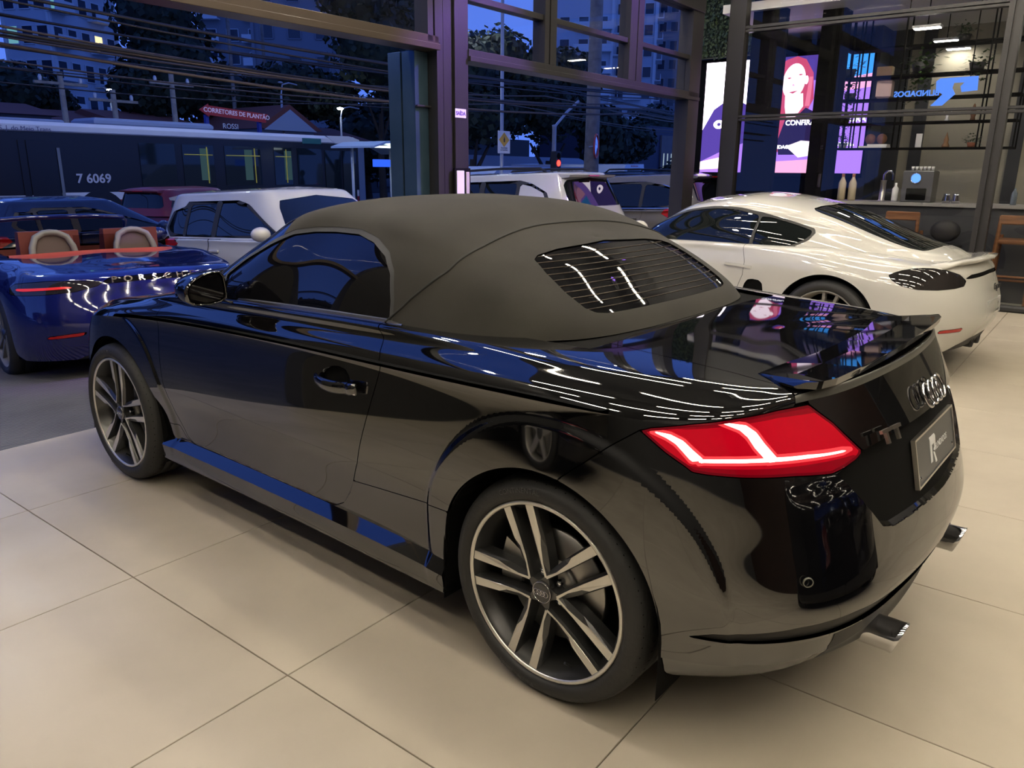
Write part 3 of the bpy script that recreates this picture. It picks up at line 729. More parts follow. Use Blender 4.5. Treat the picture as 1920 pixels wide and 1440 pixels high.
    panel('side_skirt', J['skirt'], m_paint, rimmed=False)
    panel('bonnet', J['bonn'], m_paint, 'both'); panel('front_bumper', J['fbump'], m_paint, 'both')
    b = J['bump']
    P_BAND = [(4.385,.367),(4.45,.389),(4.522,.396),(4.644,.417),(4.80,.428),(te+.3,.432),(te+.3,.384),(4.915,.378),(4.65,.374),(4.521,.366)]
    fb = np.where(b.A[:,1] > 3.9, sdf(TZ(b), P_BAND), -1)
    P_REC = [(.50,.85),(.50,.790),(.585,.764),(.452,.606),(.40,.592),(0,.586),(-1,.586),(-1,.85)]
    fr = np.where(b.V[:,0] < -.45, sdf(b.V[:,[1,2]], P_REC), -1)
    band = clip(b, fb); rec = clip(b, fr); body = clip(b, np.minimum(-fb, -fr))
    bw = wall(band, lambda p, n: p-n*.010, lambda a, c: abs(a[1]) > 1e-3 or abs(c[1]) > 1e-3)
    s2 = sdf(rec.V[:,[1,2]], P_REC); kk = np.clip(s2/.035, 0, 1)
    rec.V[:,0] += .052*kk
    gx = np.where((kk > 0) & (kk < 1), 1., 0.)
    e = 1e-4; dy = (sdf(rec.V[:,[1,2]]+[e,0], P_REC)-s2)/e*gx; dz = (sdf(rec.V[:,[1,2]]+[0,e], P_REC)-s2)/e*gx
    rec.N[:,1] += dy*1.1*np.abs(rec.N[:,0]); rec.N[:,2] += dz*1.1*np.abs(rec.N[:,0]); rec.N /= np.linalg.norm(rec.N, axis=1, keepdims=True)
    mk('rear_bumper', both(join(body, rim(body, .01), rec)), m_paint, car)
    mk('bumper_band', both(join(band.off(-.010), bw)), m_shell, car)
    mk('diffuser', both(J['diff']), m_shell, car)
    for yy in (-.22, 0, .22):
        MB().prism([(-.735,.23),(-.735,.27),(-.45,.24),(-.45,.19),(-.66,.185)], yy-.004, yy+.004, 'y').build('diffuser_fin', m_shell, car)
    panel('boot_lid', J['boot'], m_paint, 'both')
    mk('boot_trim_strip', both(J['strip'].off(.0005)), m_trimgrey, car)
    # wheel-arch liners
    for cx, cz in (W0, W1):
        for sg in (1, -1):
            pr = [(cx+.372*math.cos(a), cz+.372*math.sin(a)) for a in [PI*i/24 for i in range(25)]]; pr = [(cx+.372, .17)]+pr+[(cx-.372, .17)]
            v = [(p[0], sg*.895, p[1]) for p in pr]+[(p[0], sg*.55, p[1]) for p in pr]; n = len(pr)
            MB().add(v, [(i, i+1, n+i+1, n+i) for i in range(n-1)]+[list(range(n, 2*n))]).build('arch_liner', m_matte, car)
    # tail lights
    t = J['tail']; ft = sdf(TZ(t), P_TAIL)
    lens = clip(t, ft-.007); rimm = clip(t, .007-ft)
    P_BARS = [[(4.375,.797),(4.375,.812),(4.444,.816),(4.521,.818),(4.574,.819),(4.676,.819),(4.80,.817),(4.838,.812),(4.80,.806),(4.676,.806),(4.574,.805),(4.521,.805),(4.444,.803),(4.39,.800)],
              [(4.258,.860),(4.27,.865),(4.305,.863),(4.338,.851),(4.362,.832),(4.398,.806),(4.36,.800),(4.335,.823),(4.318,.838),(4.295,.849)],
              [(4.416,.896),(4.43,.900),(4.485,.893),(4.515,.876),(4.54,.850),(4.59,.806),(4.548,.804),(4.510,.838),(4.490,.862),(4.468,.878)]]
    fbars = np.maximum.reduce([sdf(TZ(lens), q) for q in P_BARS])
    # finer strips for clean light bars
    for sg in (1, -1):
        X = (lambda m: m) if sg > 0 else (lambda m: m.mirror())
        tl = mk('tail_light', X(join(lens, rim(lens, .01))), m_redlens, car); tag(tl)
        mk('lens_border', X(join(rimm, rim(rimm, .012))), m_lensrim, tl)
        for q in P_BARS:
            bb = clip(lens, sdf(TZ(lens), q)-.0022).off(.0012)
            mk('light_bar', X(bb), m_bar, tl)
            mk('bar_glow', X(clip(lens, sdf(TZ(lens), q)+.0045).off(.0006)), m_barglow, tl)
        for q in ([(4.28,.875),(4.46,.912),(4.70,.93),(4.735,.905),(4.58,.902),(4.46,.892),(4.34,.876)], [(4.33,.795),(4.38,.79),(4.60,.793),(4.84,.797),(4.86,.79),(4.75,.76),(4.4,.765),(4.33,.78)]):  # darker red bands along the top and bottom of the lens
            mk('lens_band', X(clip(lens, sdf(TZ(lens), q)).off(.0003)), m_lensdark, tl)
    # greenhouse
    Gm = build_green(280)
    P_WIN = [(1.66,.93),(1.60,.975),(1.625,1.058),(1.54,1.121),(1.42,1.184),(1.318,1.224),(1.217,1.238),(1.108,1.243),(.98,1.242),(.883,1.221),(.794,1.183),(.737,1.132),(.697,1.05),(.683,.995),(.683,.93)]
    P_RW = [(0,1.031),(.40,1.031),(.445,1.036),(.468,1.05),(.475,1.09),(.462,1.14),(.438,1.176),(.40,1.187),(.287,1.199),(0,1.211)]
    P_RW = P_RW+[(-a, c) for a, c in P_RW[::-1]]
    P_WS = [(0,.97),(.50,.97),(.665,.985),(.62,1.10),(.575,1.20),(.545,1.236),(.3,1.275),(0,1.283)]; P_WS = P_WS+[(-a, c) for a, c in P_WS[::-1]]
    x = Gm.V[:,0]; y = Gm.V[:,1]; z = Gm.V[:,2]
    fw = np.where(y > .3, sdf(XZ(Gm), P_WIN), -1)
    frw = np.where(x < .6, sdf(Gm.V[:,[1,2]], P_RW), -1)
    fws = np.where((x > 1.4), sdf(Gm.V[:,[1,2]], P_WS), -1)
    # fabric edge / windscreen frame: a line down from the header corner
    hdr = (x-1.385)-.55*np.clip(.60-y, 0, 1)*0+np.where(y < .58, 0, 0)
    hdr = x-np.where(z > 1.20, 1.375+.05*np.clip(.55-y, 0, .6), 1.375+(1.20-z)*1.6)
    top = clip(Gm, mn(-fw-.012, -frw-.001, -hdr))
    frame_ = clip(Gm, mn(-fw-.004, -fws-.002, hdr-.004))
    mk('soft_top', both(join(top.off(.003), rim(top.off(.003), .012))), m_fabric, car)
    mk('windscreen_frame', both(join(frame_, rim(frame_, .01))), m_paint, car)
    seal = clip(Gm, mn(.0125-np.abs(fw+.0005)-.0, np.where((y > .3), 1., -1.), .012+fw+.0125, np.where(z > .965, 1., -1.)))
    panel('window_seal', clip(Gm, mn(-fw+.004, fw+.0125, z-.968, y-.3)).off(.0015), m_seal, rimmed=False)
    for q in panel('side_window', clip(Gm, mn(fw+.006, y-.3)).off(-.004), m_tint, rimmed=False): pass
    ws = clip(Gm, fws); mk('windscreen', both(ws.off(-.002)), m_tint, car)
    rw = clip(Gm, frw)
    rwo = mk('rear_window', both(join(rw.off(-.001), rim(rw.off(-.001), .01))), m_tint, car)
    for k in range(10):
        zz = 1.047+.0153*k
        for c_ in contour(rw, rw.V[:,2]-zz-.004*(1-(rw.V[:,1]/.45)**2)):
            for sg in (1, -1): MB().tube([(q[0]+q[1]*.0002)*np.array([1, sg, 1]) for q in c_], .0011, 4, caps=False).build('defroster_line', m_defrost, rwo)
    # roof seam: a dark welt over the rear bow
    su = np.array([0,.5,1.15,2.28,3.97,4.87,5.72,6.0]); st = np.array([2.06,2.103,2.165,2.304,2.434,2.491,2.545,2.55])
    fseam = Gm.A[:,0]-np.interp(Gm.A[:,1], su, st)
    for c_ in contour(Gm, fseam, lambda p: p[2] > .985):
        for sg in (1, -1): MB().tube([(q[0]+q[1]*.0035)*np.array([1, sg, 1]) for q in c_], .0042, 6).build('roof_seam', m_welt, car)
    # waist trim
    pts = [(1.628,.8275,.9665),(1.48,.8285,.9715),(1.333,.828,.976),(1.18,.822,.980),(1.035,.816,.9835),(.90,.810,.986),(.772,.8045,.9885),(.69,.8035,.9895),(.625,.803,.989)]
    for sg in (1, -1):
        v = []; f = []
        for i, p in enumerate(pts):
            w = .0085 if i < len(pts)-1 else .002
            for dy, dz in ((.004, -w), (.010, -w*.7), (.006, w*.8), (-.006, w)): v.append((p[0], sg*(p[1]+dy), p[2]+dz))
        for i in range(len(pts)-1):
            for b_ in range(4): f.append((i*4+b_, i*4+(b_+1) % 4, i*4+4+(b_+1) % 4, i*4+4+b_))
        MB().add(v, f).build('waist_trim', m_alu, car)
    # rear spoiler
    sp = MB(); ys = [-.605,-.59,-.54,-.40,-.2,0,.2,.40,.54,.59,.605]; prof = []
    for yy in ys:
        a = abs(yy); fx = -.448+.034*(a/.55)**2; tx = -.634+.030*(a/.6)**2.4
        if a > .56: fx = -.414-(a-.56)*2.6; tx += (a-.56)*.35
        zf = .9665-.003*(a > .5); zt = .991-.006*(a/.58)**2; th = .020
        mx = (fx+tx)/2
        prof.append([(fx, yy, zf), (mx, yy, (zf+zt)/2+.004), (tx, yy, zt), (tx+.004, yy, zt-th), (mx, yy, (zf+zt)/2-th*.6), (fx, yy, zf-.006)])
    v = [p for r in prof for p in r]; f = []
    for i in range(len(ys)-1):
        for b_ in range(6): f.append((i*6+b_, i*6+(b_+1) % 6, i*6+6+(b_+1) % 6, i*6+6+b_))
    f += [list(range(6)), list(range(len(v)-6, len(v)))]
    sp.add(v, f); spo = sp.build('rear_spoiler', m_paint, car)
    for sg in (1, -1): MB().prism([(-.46,.945),(-.56,.945),(-.54,.972),(-.47,.962)], sg*.3-.02, sg*.3+.02, 'y').build('spoiler_strut', m_shell, spo)
    # rings, model letters, show plate
    ru = Vector((.457*.19+.01, 0, .889*.175)).normalized(); ru = Vector((.46, 0, .888)); c0 = Vector((-.7125, 0, .857)); nn = Vector((-.888, 0, .46))
    for k in range(4):
        yy = .0705-.047*k; cc = c0+Vector((.09*yy*yy*3, yy, 0))+nn*.010
        pts = [cc+Vector((0, 1, 0))*(.0335*math.cos(a))+ru*(.0335*math.sin(a)) for a in [2*PI*i/28 for i in range(28)]]
        MB().tube(pts, .0042, 8, closed=True).build('badge_ring', m_chrome, car)
    Mt = frame(Vector((-.706, .385, .826)), (-.16, -1, 0), (.42, 0, .9))
    for k in range(2):
        me = MB().box((0, .013, 0), (.046, .009, .008)).box((0, -.005, 0), (.011, .030, .008)).mesh(); me.transform(Mt @ Matrix.Translation((-.029+.058*k, 0, .006))); link('badge_letter', me, m_alu, car)
    Mp = frame(Vector((-.744, 0, .702)), (0, -1, 0), (.22, 0, .976))
    pl = MB().box((0, 0, 0), (.44, .134, .008), ch=.002).mesh(); pl.transform(Mp); plate = link('number_plate', pl, m_plate, car)
    fm = MB()
    for sx, sy, w, h in ((0, .066, .446, .006), (0, -.066, .446, .006), (.221, 0, .006, .136), (-.221, 0, .006, .136)): fm.box((sx, sy, .001), (w, h, .012))
    me = fm.mesh(); me.transform(Mp); link('plate_frame', me, m_alu, plate)
    lg = MB(); lg.prism([(-.075,-.035),(-.055,-.035),(-.052,.012),(-.028,.012),(-.026,.000),(-.036,-.006),(-.022,-.012),(-.012,-.002),(-.008,.030),(-.018,.038),(-.075,.038),(-.070,.028)], .004, .0055).prism([(-.042,-.010),(-.026,-.014),(-.006,-.046),(-.024,-.046)], .004, .0052)
    me = lg.mesh(); me.transform(Mp); link('plate_logo', me, m_white, plate)
    text('plate_lettering', 'BLINDADOS', .026, Mp @ Matrix.Translation((.058, -.004, .0046)), m_white, plate, depth=.0004)
    for sx in (-.19, .19):
        me = MB().lathe([(0, .0065), (.004, .006), (.005, .004)], 8).mesh(); me.transform(Mp @ Matrix.Translation((sx, -.045, 0))); link('plate_screw', me, m_chrome, plate)
    # exhausts
    for sg in (1, -1):
        e1 = MB().lathe([(.040,-.60),(.044,-.62),(.045,-.79),(.047,-.800),(.0435,-.803),(.041,-.795),(.040,-.66),(0,-.66)], 28, 'x').mesh('e')
        for vv in e1.vertices:
            if vv.co.x < -.75: vv.co.x -= (vv.co.z)*.35*min(1, (-.75-vv.co.x)/.04)
        e1.transform(Matrix.Translation((0, sg*.372, .274)))
        link('exhaust_tip', e1, [m_chrome], car); 
        MB().lathe([(.0, 0), (.0395, 0)], 20, 'x', (-.70, sg*.372, .274)).build('exhaust_bore', m_matte, car)
    for sg in (1, -1):
        MB().lathe([(.010, 0), (.0125, .001), (.0125, -.004)], 16, 'x').build('parking_sensor', m_chrome if 0 else m_trimgrey, car, (-.653, sg*.715, .531), (0, 0, sg*-.85+PI))
    # mirrors
    for sg in (1, -1):
        out = [(1.038,1.020),(1.030,1.040),(1.008,1.060),(.972,1.077),(.935,1.085),(.903,1.085),(.886,1.068),(.880,1.02),(.884,.985),(.905,.972),(.95,.966),(1.01,.970),(1.032,.985)]
        cy, czz = .958, 1.026; v = []; f = []; n = len(out)
        for xx, sc in ((1.512,.93),(1.508,1.0),(1.53,1.02),(1.58,.97),(1.63,.82),(1.665,.52),(1.675,.2)):
            for a, c in out: v.append((xx, sg*(cy+(a-cy)*sc), czz+(c-czz)*sc))
        for l in range(6):
            for i in range(n): f.append((l*n+i, l*n+(i+1) % n, l*n+n+(i+1) % n, l*n+n+i))
        f.append(list(range(6*n, 7*n)))
        mb = MB(); mb.add(v, f, True); mi = mb.build('wing_mirror', m_paint, car)
        g = MB(); g.add([(1.515, sg*(cy+(a-cy)*.86), czz+(c-czz)*.86) for a, c in out], [list(range(n))]).build('mirror_glass', m_tint, mi)
        MB().add([(1.60,sg*.90,.985),(1.52,sg*.90,.985),(1.52,sg*.885,.975),(1.60,sg*.885,.975),(1.60,sg*.80,.925),(1.53,sg*.80,.920),(1.53,sg*.80,.955),(1.60,sg*.80,.960)], [(0,1,2,3),(4,5,6,7),(0,1,5,4),(1,2,6,5),(2,3,7,6),(3,0,4,7)]).build('mirror_foot', m_paint, mi)
    # wheels
    wheel_parts(car, 'wheel', (0, .885, .33), 69.4, 1, .0)
    wheel_parts(car, 'wheel', (2.505, .913, .33), 94, 1, .007)
    wheel_parts(car, 'wheel', (0, -.885, .33), 20, -1, .0)
    wheel_parts(car, 'wheel', (2.505, -.905, .33), 50, -1, .007)
    return car
def wheel_parts(car, name, c, ang, sg, steer, letters=True):
    """a twin-spoke alloy wheel; the axle runs along y, the face looks to sg*y"""
    w = bpy.data.objects.new(name, None); COL.objects.link(w); w.parent = car; w.location = c; w.rotation_euler = (0, 0, steer); w.empty_display_size = .05
    S_ = lambda m: m.mirror() if False else m
    fl = Matrix.Diagonal((1, sg, 1, 1))
    def put(nm, mb, mt, par=w):
        me = mb.mesh(nm); me.transform(fl)
        import bmesh
        bm = bmesh.new(); bm.from_mesh(me); bmesh.ops.recalc_face_normals(bm, faces=bm.faces); bm.to_mesh(me); bm.free()
        return link(nm, me, mt, par)
    Rr, Rt = .2635, .331
    prof = [(.252,-.235),(.29,-.240),(.315,-.232),(.3285,-.205),(Rt,-.19),(Rt,-.165),(.324,-.164),(.324,-.156),(Rt,-.155),(Rt,-.122),(.324,-.121),(.324,-.112),(Rt,-.111),(Rt,-.078),(.324,-.077),(.324,-.069),(Rt,-.068),(Rt,-.040),(.3292,-.022),(.3235,-.006),(.312,.008),(.298,.0145),(.286,.016),(.276,.0125),(.268,.005),(.2655,-.004),(.258,-.02)]
    ty = put('tyre', MB().lathe(prof, 72, 'y'), m_rubber)
    # shoulder sipes
    sp = MB()
    for i in range(64):
        a = 2*PI*i/64; R = Matrix.Rotation(-a, 4, 'Y')
        q = [R @ Vector(p) for p in ((.3325,-.050,-.0022),(.3325,-.050,.0022),(.3215,-.0015,.0075),(.3215,-.0015,.0035))]
        sp.add(q, [(0, 1, 2, 3)])
    o = put('tread_sipes', sp, m_matte); o['kind'] = 'stuff'
    put('rim', MB().lathe([(.2655,-.006),(.2655,.006),(.262,.0085),(.256,.008),(.2535,.003)], 72, 'y'), m_mach)
    put('rim_barrel', MB().lathe([(.2535,.003),(.249,-.012),(.236,-.03),(.229,-.06),(.226,-.12),(.232,-.20),(.25,-.23)], 72, 'y'), m_pocket)
    for k in range(5):
        for s in (1, -1):
            # machined face: wide at the rim, stepping narrow near the hub, ending in a shared V
            a0 = math.radians(ang+72*k); ar = math.radians(9.2)*s; ah = math.radians(35.5)*s
            rv = Vector((math.cos(a0+ar), math.sin(a0+ar)))*.2545; hv = Vector((math.cos(a0+ah), math.sin(a0+ah)))*.052
            d = (rv-hv); L = d.length; d /= L; nrm = Vector((-d.y, d.x))*s         # outward from the pair
            def pt(t, o): q = hv+d*(t*L)+nrm*o; return q
            wi, wo = .0125, .0145
            poly = [pt(.0, -.004), pt(.30, -.0085), pt(.55, -.0105), pt(1.0, -wi), pt(1.005, 0), pt(1.0, wo), pt(.56, .0128), pt(.44, .0035), pt(.2, -.001), pt(.0, .004)]
            hs = [0.004, .000, .001, .005, .005, .005, .001, -.002, .0005, .004]
            back = [pt(.0, -.007), pt(.30, -.012), pt(.55, -.0135), pt(1.0, -.0155), pt(1.0, 0), pt(1.0, .0185), pt(.56, .0185), pt(.40, .017), pt(.2, .014), pt(.0, .010)]
            m_ = MB(); n = len(poly)
            v = [(p.x, -.004+h, p.y) for p, h in zip(poly, hs)]+[(p.x, -.013+.3*h, p.y) for p, h in zip(back, hs)]+[(p.x, -.050, p.y) for p in back]
            m_.cur = 0; m_.add(v, [list(range(n))]); m_.cur = 1
            m_.f += [(i, (i+1) % n, n+(i+1) % n, n+i) for i in range(n)]+[(n+i, n+(i+1) % n, 2*n+(i+1) % n, 2*n+i) for i in range(n)]+[list(range(2*n, 3*n))]
            m_.mi += [1]*(2*n+1); m_.sm += [False]*(2*n+1)
            put('spoke', m_, [m_mach, m_pocket])
    hub = MB(); star = []
    for i in range(10):
        a = math.radians(ang+36+36*i); r = .055 if i % 2 == 0 else .033
        star.append((r*math.cos(a-.10), r*math.sin(a-.10))); star.append((r*math.cos(a+.10), r*math.sin(a+.10)))
    hub.prism(star, -.05, -.004, 'y'); put('hub', hub, m_pocket)
    cp = put('centre_cap', MB().lathe([(0,.004),(.026,.003),(.0305,.001),(.0315,-.004)], 28, 'y'), m_pocket)
    put('cap_ring', MB().tube([(.0305*math.cos(2*PI*i/24), .001, .0305*math.sin(2*PI*i/24)) for i in range(24)], .0011, 6, closed=True), m_chrome)
    rg = MB()
    for k in range(4):
        rg.tube([(.0165-.011*k+.0082*math.cos(2*PI*i/16), .0042, .0082*math.sin(2*PI*i/16)) for i in range(16)], .0012, 5, closed=True)
    put('cap_emblem', rg, m_chrome)
    nu = MB()
    for i in range(5):
        a = math.radians(ang+72*i); nu.lathe([(0,-.022),(.0085,-.022),(.010,-.026),(.010,-.045)], 10, 'y', (.050*math.cos(a), 0, .050*math.sin(a)))
    put('wheel_bolts', nu, m_chrome)
    put('brake_disc', MB().lathe([(.075,-.062),(.165,-.064),(.168,-.070),(.168,-.088),(.07,-.09)], 48, 'y'), m_disc)
    put('disc_bell', MB().lathe([(.0,-.044),(.070,-.046),(.078,-.052),(.080,-.066)], 40, 'y'), m_disc)
    put('brake_caliper', MB().prism([(.09+.0,.06),(.165,.10),(.186,.02),(.18,-.05),(.115,-.05)], -.10, -.045, 'y'), m_disc)
    put('back_plate', MB().lathe([(0,-.15),(.226,-.15)], 40, 'y'), m_matte)
    av = math.radians(ang+180+36*0-4); put('valve', MB().tube([(.225*math.cos(av), -.02, .225*math.sin(av)), (.205*math.cos(av), .0, .205*math.sin(av))], .004, 8), m_shell)
    if letters:
        for word, a_mid, up in (('SportContact 6', math.radians(-75), 1), ('CONTINENTAL', math.radians(75), -1)):
            me = textmesh(word, .021, .0006, align='CENTER')
            for vtx in me.vertices:                         # bend the word round the sidewall
                x, y, z = vtx.co
                if sg > 0: a = a_mid+(x/.297 if up > 0 else -x/.297)*(-1)*(1 if up > 0 else 1)*(1 if up > 0 else -1)
                a = a_mid-x/.297*up*1.0 if sg > 0 else a_mid+x/.297*up
                r = .297+(-y if up > 0 else y)
                r = .297+(y*-1 if up > 0 else y)
                vtx.co = (r*math.cos(a), sg*(.0150-abs(r-.292)*.12+z), r*math.sin(a))
            import bmesh
            bm = bmesh.new(); bm.from_mesh(me); bmesh.ops.recalc_face_normals(bm, faces=bm.faces); bm.to_mesh(me); bm.free()
            link('tyre_lettering', me, mat('sidewall_letter', (.05,.05,.05), .5), w)
    return w
tt()
# ------------------------------------------------------------------ the other vehicles
def slab(poly, m, ax): return sdf(m.V[:, ax], poly)
def carbuild(root, lo, gr, sp):
    """panels of one car: sp holds outlines in the car's own side (x,z), rear (y,z) and outline (t,z) coordinates"""
    mn = lambda *a: np.minimum.reduce(a)
    A = lo.all; G = sp.get('gap', .003)
    XZ = A.V[:,[0,2]]; TZ = np.stack([A.A[:,0], A.V[:,2]], 1)
    fa = np.full(len(A.V), 1.0)
    for cx, cz, R in sp['arch']:
        dx = A.V[:,0]-cx; dz = A.V[:,2]-cz
        fa = np.minimum(fa, np.where(A.V[:,1] > .4, np.where(dz > 0, np.hypot(dx, dz), np.abs(dx))-R, 1.0))
    rest = fa
    def pan(nm, g, mt, flip=True, inset=.0, par=None):
        if not len(g.F): return []
        g = g.off(inset) if inset else g
        r = [mk(nm, g, mt, par or root)]
        if flip: r.append(mk(nm, g.mirror(), mt, par or root))
        return r
    inner = [clip(A, fa).off(-.015)]
    for nm, kind, poly, mt, off in sp.get('cut', ()):
        f = {'xz': lambda: np.where((A.V[:,1] > .35), sdf(XZ, poly), -1.), 'tz': lambda: sdf(TZ, poly), 'yz': lambda: np.where(A.V[:,0] < 0, sdf(np.abs(A.V[:,[1,2]]), poly), -1.)}[kind]()
        f = np.where(A.A[:,1] > sp.get('cutmax', 7.6), -1., f)
        pan(nm, clip(A, mn(f-G, fa)), mt, True, off); rest = mn(rest, -f-.0004)
    if 'hole' in sp: rest = mn(rest, -np.where(A.A[:,1] > 7.05, sdf(A.V[:,[0,1]], sp['hole']), -1.))
    b = clip(A, rest); mk('body', both(join(b, rim(b, .012))), sp['paint'], root)
    mk('inner_shell', both(inner[0]), m_matte, root) if 'hole' not in sp else None
    if gr is not None:
        gx = gr.V[:,[0,2]]; gy = gr.V[:,[1,2]]; x = gr.V[:,0]; y = gr.V[:,1]; hole = np.full(len(x), -1.)
        for nm, poly, mt in sp.get('win', ()):
            f = np.where(y > .25, sdf(gx, poly), -1.); pan(nm, clip(gr, f-.002), mt, True, -.004); hole = np.maximum(hole, f)
        for nm, poly, mt, test in sp.get('endwin', ()):
            f = np.where(test(x), sdf(gy, poly), -1.)
            g = clip(gr, f-.002).off(-.003); mk(nm, both(g), mt, root); hole = np.maximum(hole, f)
        if 'surround' in sp:
            f = sp['surround']; ff = np.where(y > .25, sdf(gx, f), -1.); pan('window_surround', clip(gr, mn(ff, -hole-.001)), m_seal, True); hole = np.maximum(hole, ff)
        if 'roofline' in sp: pass
        g = clip(gr, -hole-.001); mk('roof', both(join(g, rim(g, .012))), sp.get('roofpaint', sp['paint']), root)
    for (cx, cz, R) in sp['arch']:
        for sg in (1, -1):
            n = 13; yy = sp['hw']-.02; pr = [(cx+(R+.004)*math.cos(PI*i/12), cz+(R+.004)*math.sin(PI*i/12)) for i in range(n)]; pr = [(cx+R+.004, .2)]+pr+[(cx-R-.004, .2)]; n += 2
            MB().add([(p[0], sg*yy, p[1]) for p in pr]+[(p[0], sg*(yy-.32), p[1]) for p in pr], [(i, i+1, n+i+1, n+i) for i in range(n-1)]+[list(range(n, 2*n))]).build('arch_liner', m_matte, root)
def road_wheel(root, c, sg, R, rr, spokes=5, twin=False, face=None, dark=None, steer=0.0, ang=90, w=.24, wd=.03):
    """plain cast wheel for the parked cars"""
    face = face or m_mach; dark = dark or m_pocket
    o = bpy.data.objects.new('wheel', None); COL.objects.link(o); o.parent = root; o.location = c; o.rotation_euler = (0, 0, steer); o.empty_display_size = .05
    def put(nm, mb, mt):
        me = mb.mesh(nm); me.transform(Matrix.Diagonal((1, sg, 1, 1)))
        import bmesh
        bm = bmesh.new(); bm.from_mesh(me); bmesh.ops.recalc_face_normals(bm, faces=bm.faces); bm.to_mesh(me); bm.free(); return link(nm, me, mt, o)
    t = R-rr
    put('tyre', MB().lathe([(rr-.005,-w+.02),(R-.02,-w),(R,-w+.03),(R,-w*.72),(R-.007,-w*.71),(R-.007,-w*.68),(R,-w*.67),(R,-w*.36),(R-.007,-w*.35),(R-.007,-w*.32),(R,-w*.31),(R,-.035),(R-.008,-.012),(R-t*.35,.012),(R-t*.7,.014),(rr+.003,.004),(rr-.004,-.02)], 48, 'y'), m_rubber)
    put('rim', MB().lathe([(rr,-.008),(rr,.004),(rr-.006,.006),(rr-.011,.002),(rr-.018,-.03),(rr-.03,-.06),(rr-.03,-w+.03)], 48, 'y'), face)
    for k in range(spokes):
        for s in ((-1, 1) if twin else (0,)):
            a = math.radians(ang+360/spokes*k); d = Vector((math.cos(a), math.sin(a))); q = Vector((-d.y, d.x))
            r0 = .035; r1 = rr-.008
            def pt(r, off): return d*r+q*off
            if twin: P = [pt(r0, s*.018-.010), pt(r0, s*.018+.010), pt(r1, s*.052+.011), pt(r1, s*.052-.011)]
            else: P = [pt(r0, -wd), pt(r0, wd), pt(r1, wd*.8), pt(r1, -wd*.8)]
            m = MB(); v = [(p.x, -.008 if i > 1 else -.022, p.y) for i, p in enumerate(P)]+[(p.x, -.055, p.y) for p in P]
            m.add(v, [(0,1,2,3),(0,4,5,1),(1,5,6,2),(2,6,7,3),(3,7,4,0),(4,7,6,5)]); put('spoke', m, face)
    put('centre_cap', MB().lathe([(0,-.008),(.03,-.010),(.045,-.022),(.05,-.05)], 20, 'y'), dark)
    put('brake_disc', MB().lathe([(0,-.075),(rr*.72,-.08),(rr*.72,-.10)], 32, 'y'), m_disc)
    put('back_plate', MB().lathe([(0,-w+.06),(rr-.02,-w+.06)], 32, 'y'), m_matte)
    return o
def capsule(name, p0, p1, r, m, par): return MB().tube([p0, tuple((a+b)/2 for a, b in zip(p0, p1)), p1], r, 10).build(name, m, par)
m_white_p = mat('white_paint', (.56,.55,.51), .10, coat=.8)
m_blue_p = mat('deep_blue_paint', (.006,.009,.085), .08, coat=1.0, spec=.6)
m_clear = mat('dark_smoked_lens', (.02,.018,.018), .04, coat=.5)
m_red_rf = mat('red_reflector', (.45,.01,.008), .15, coat=.6)
m_glass_car = mat('car_glass', (.006,.008,.008), .02, spec=.6)
m_brown = mat('dark_red_leather', (.16,.035,.025), .55)
m_redcloth = mat('red_fabric_hood', (.42,.06,.03), .8)
m_greyp = mat('roll_bar_grey', (.20,.19,.17), .45)
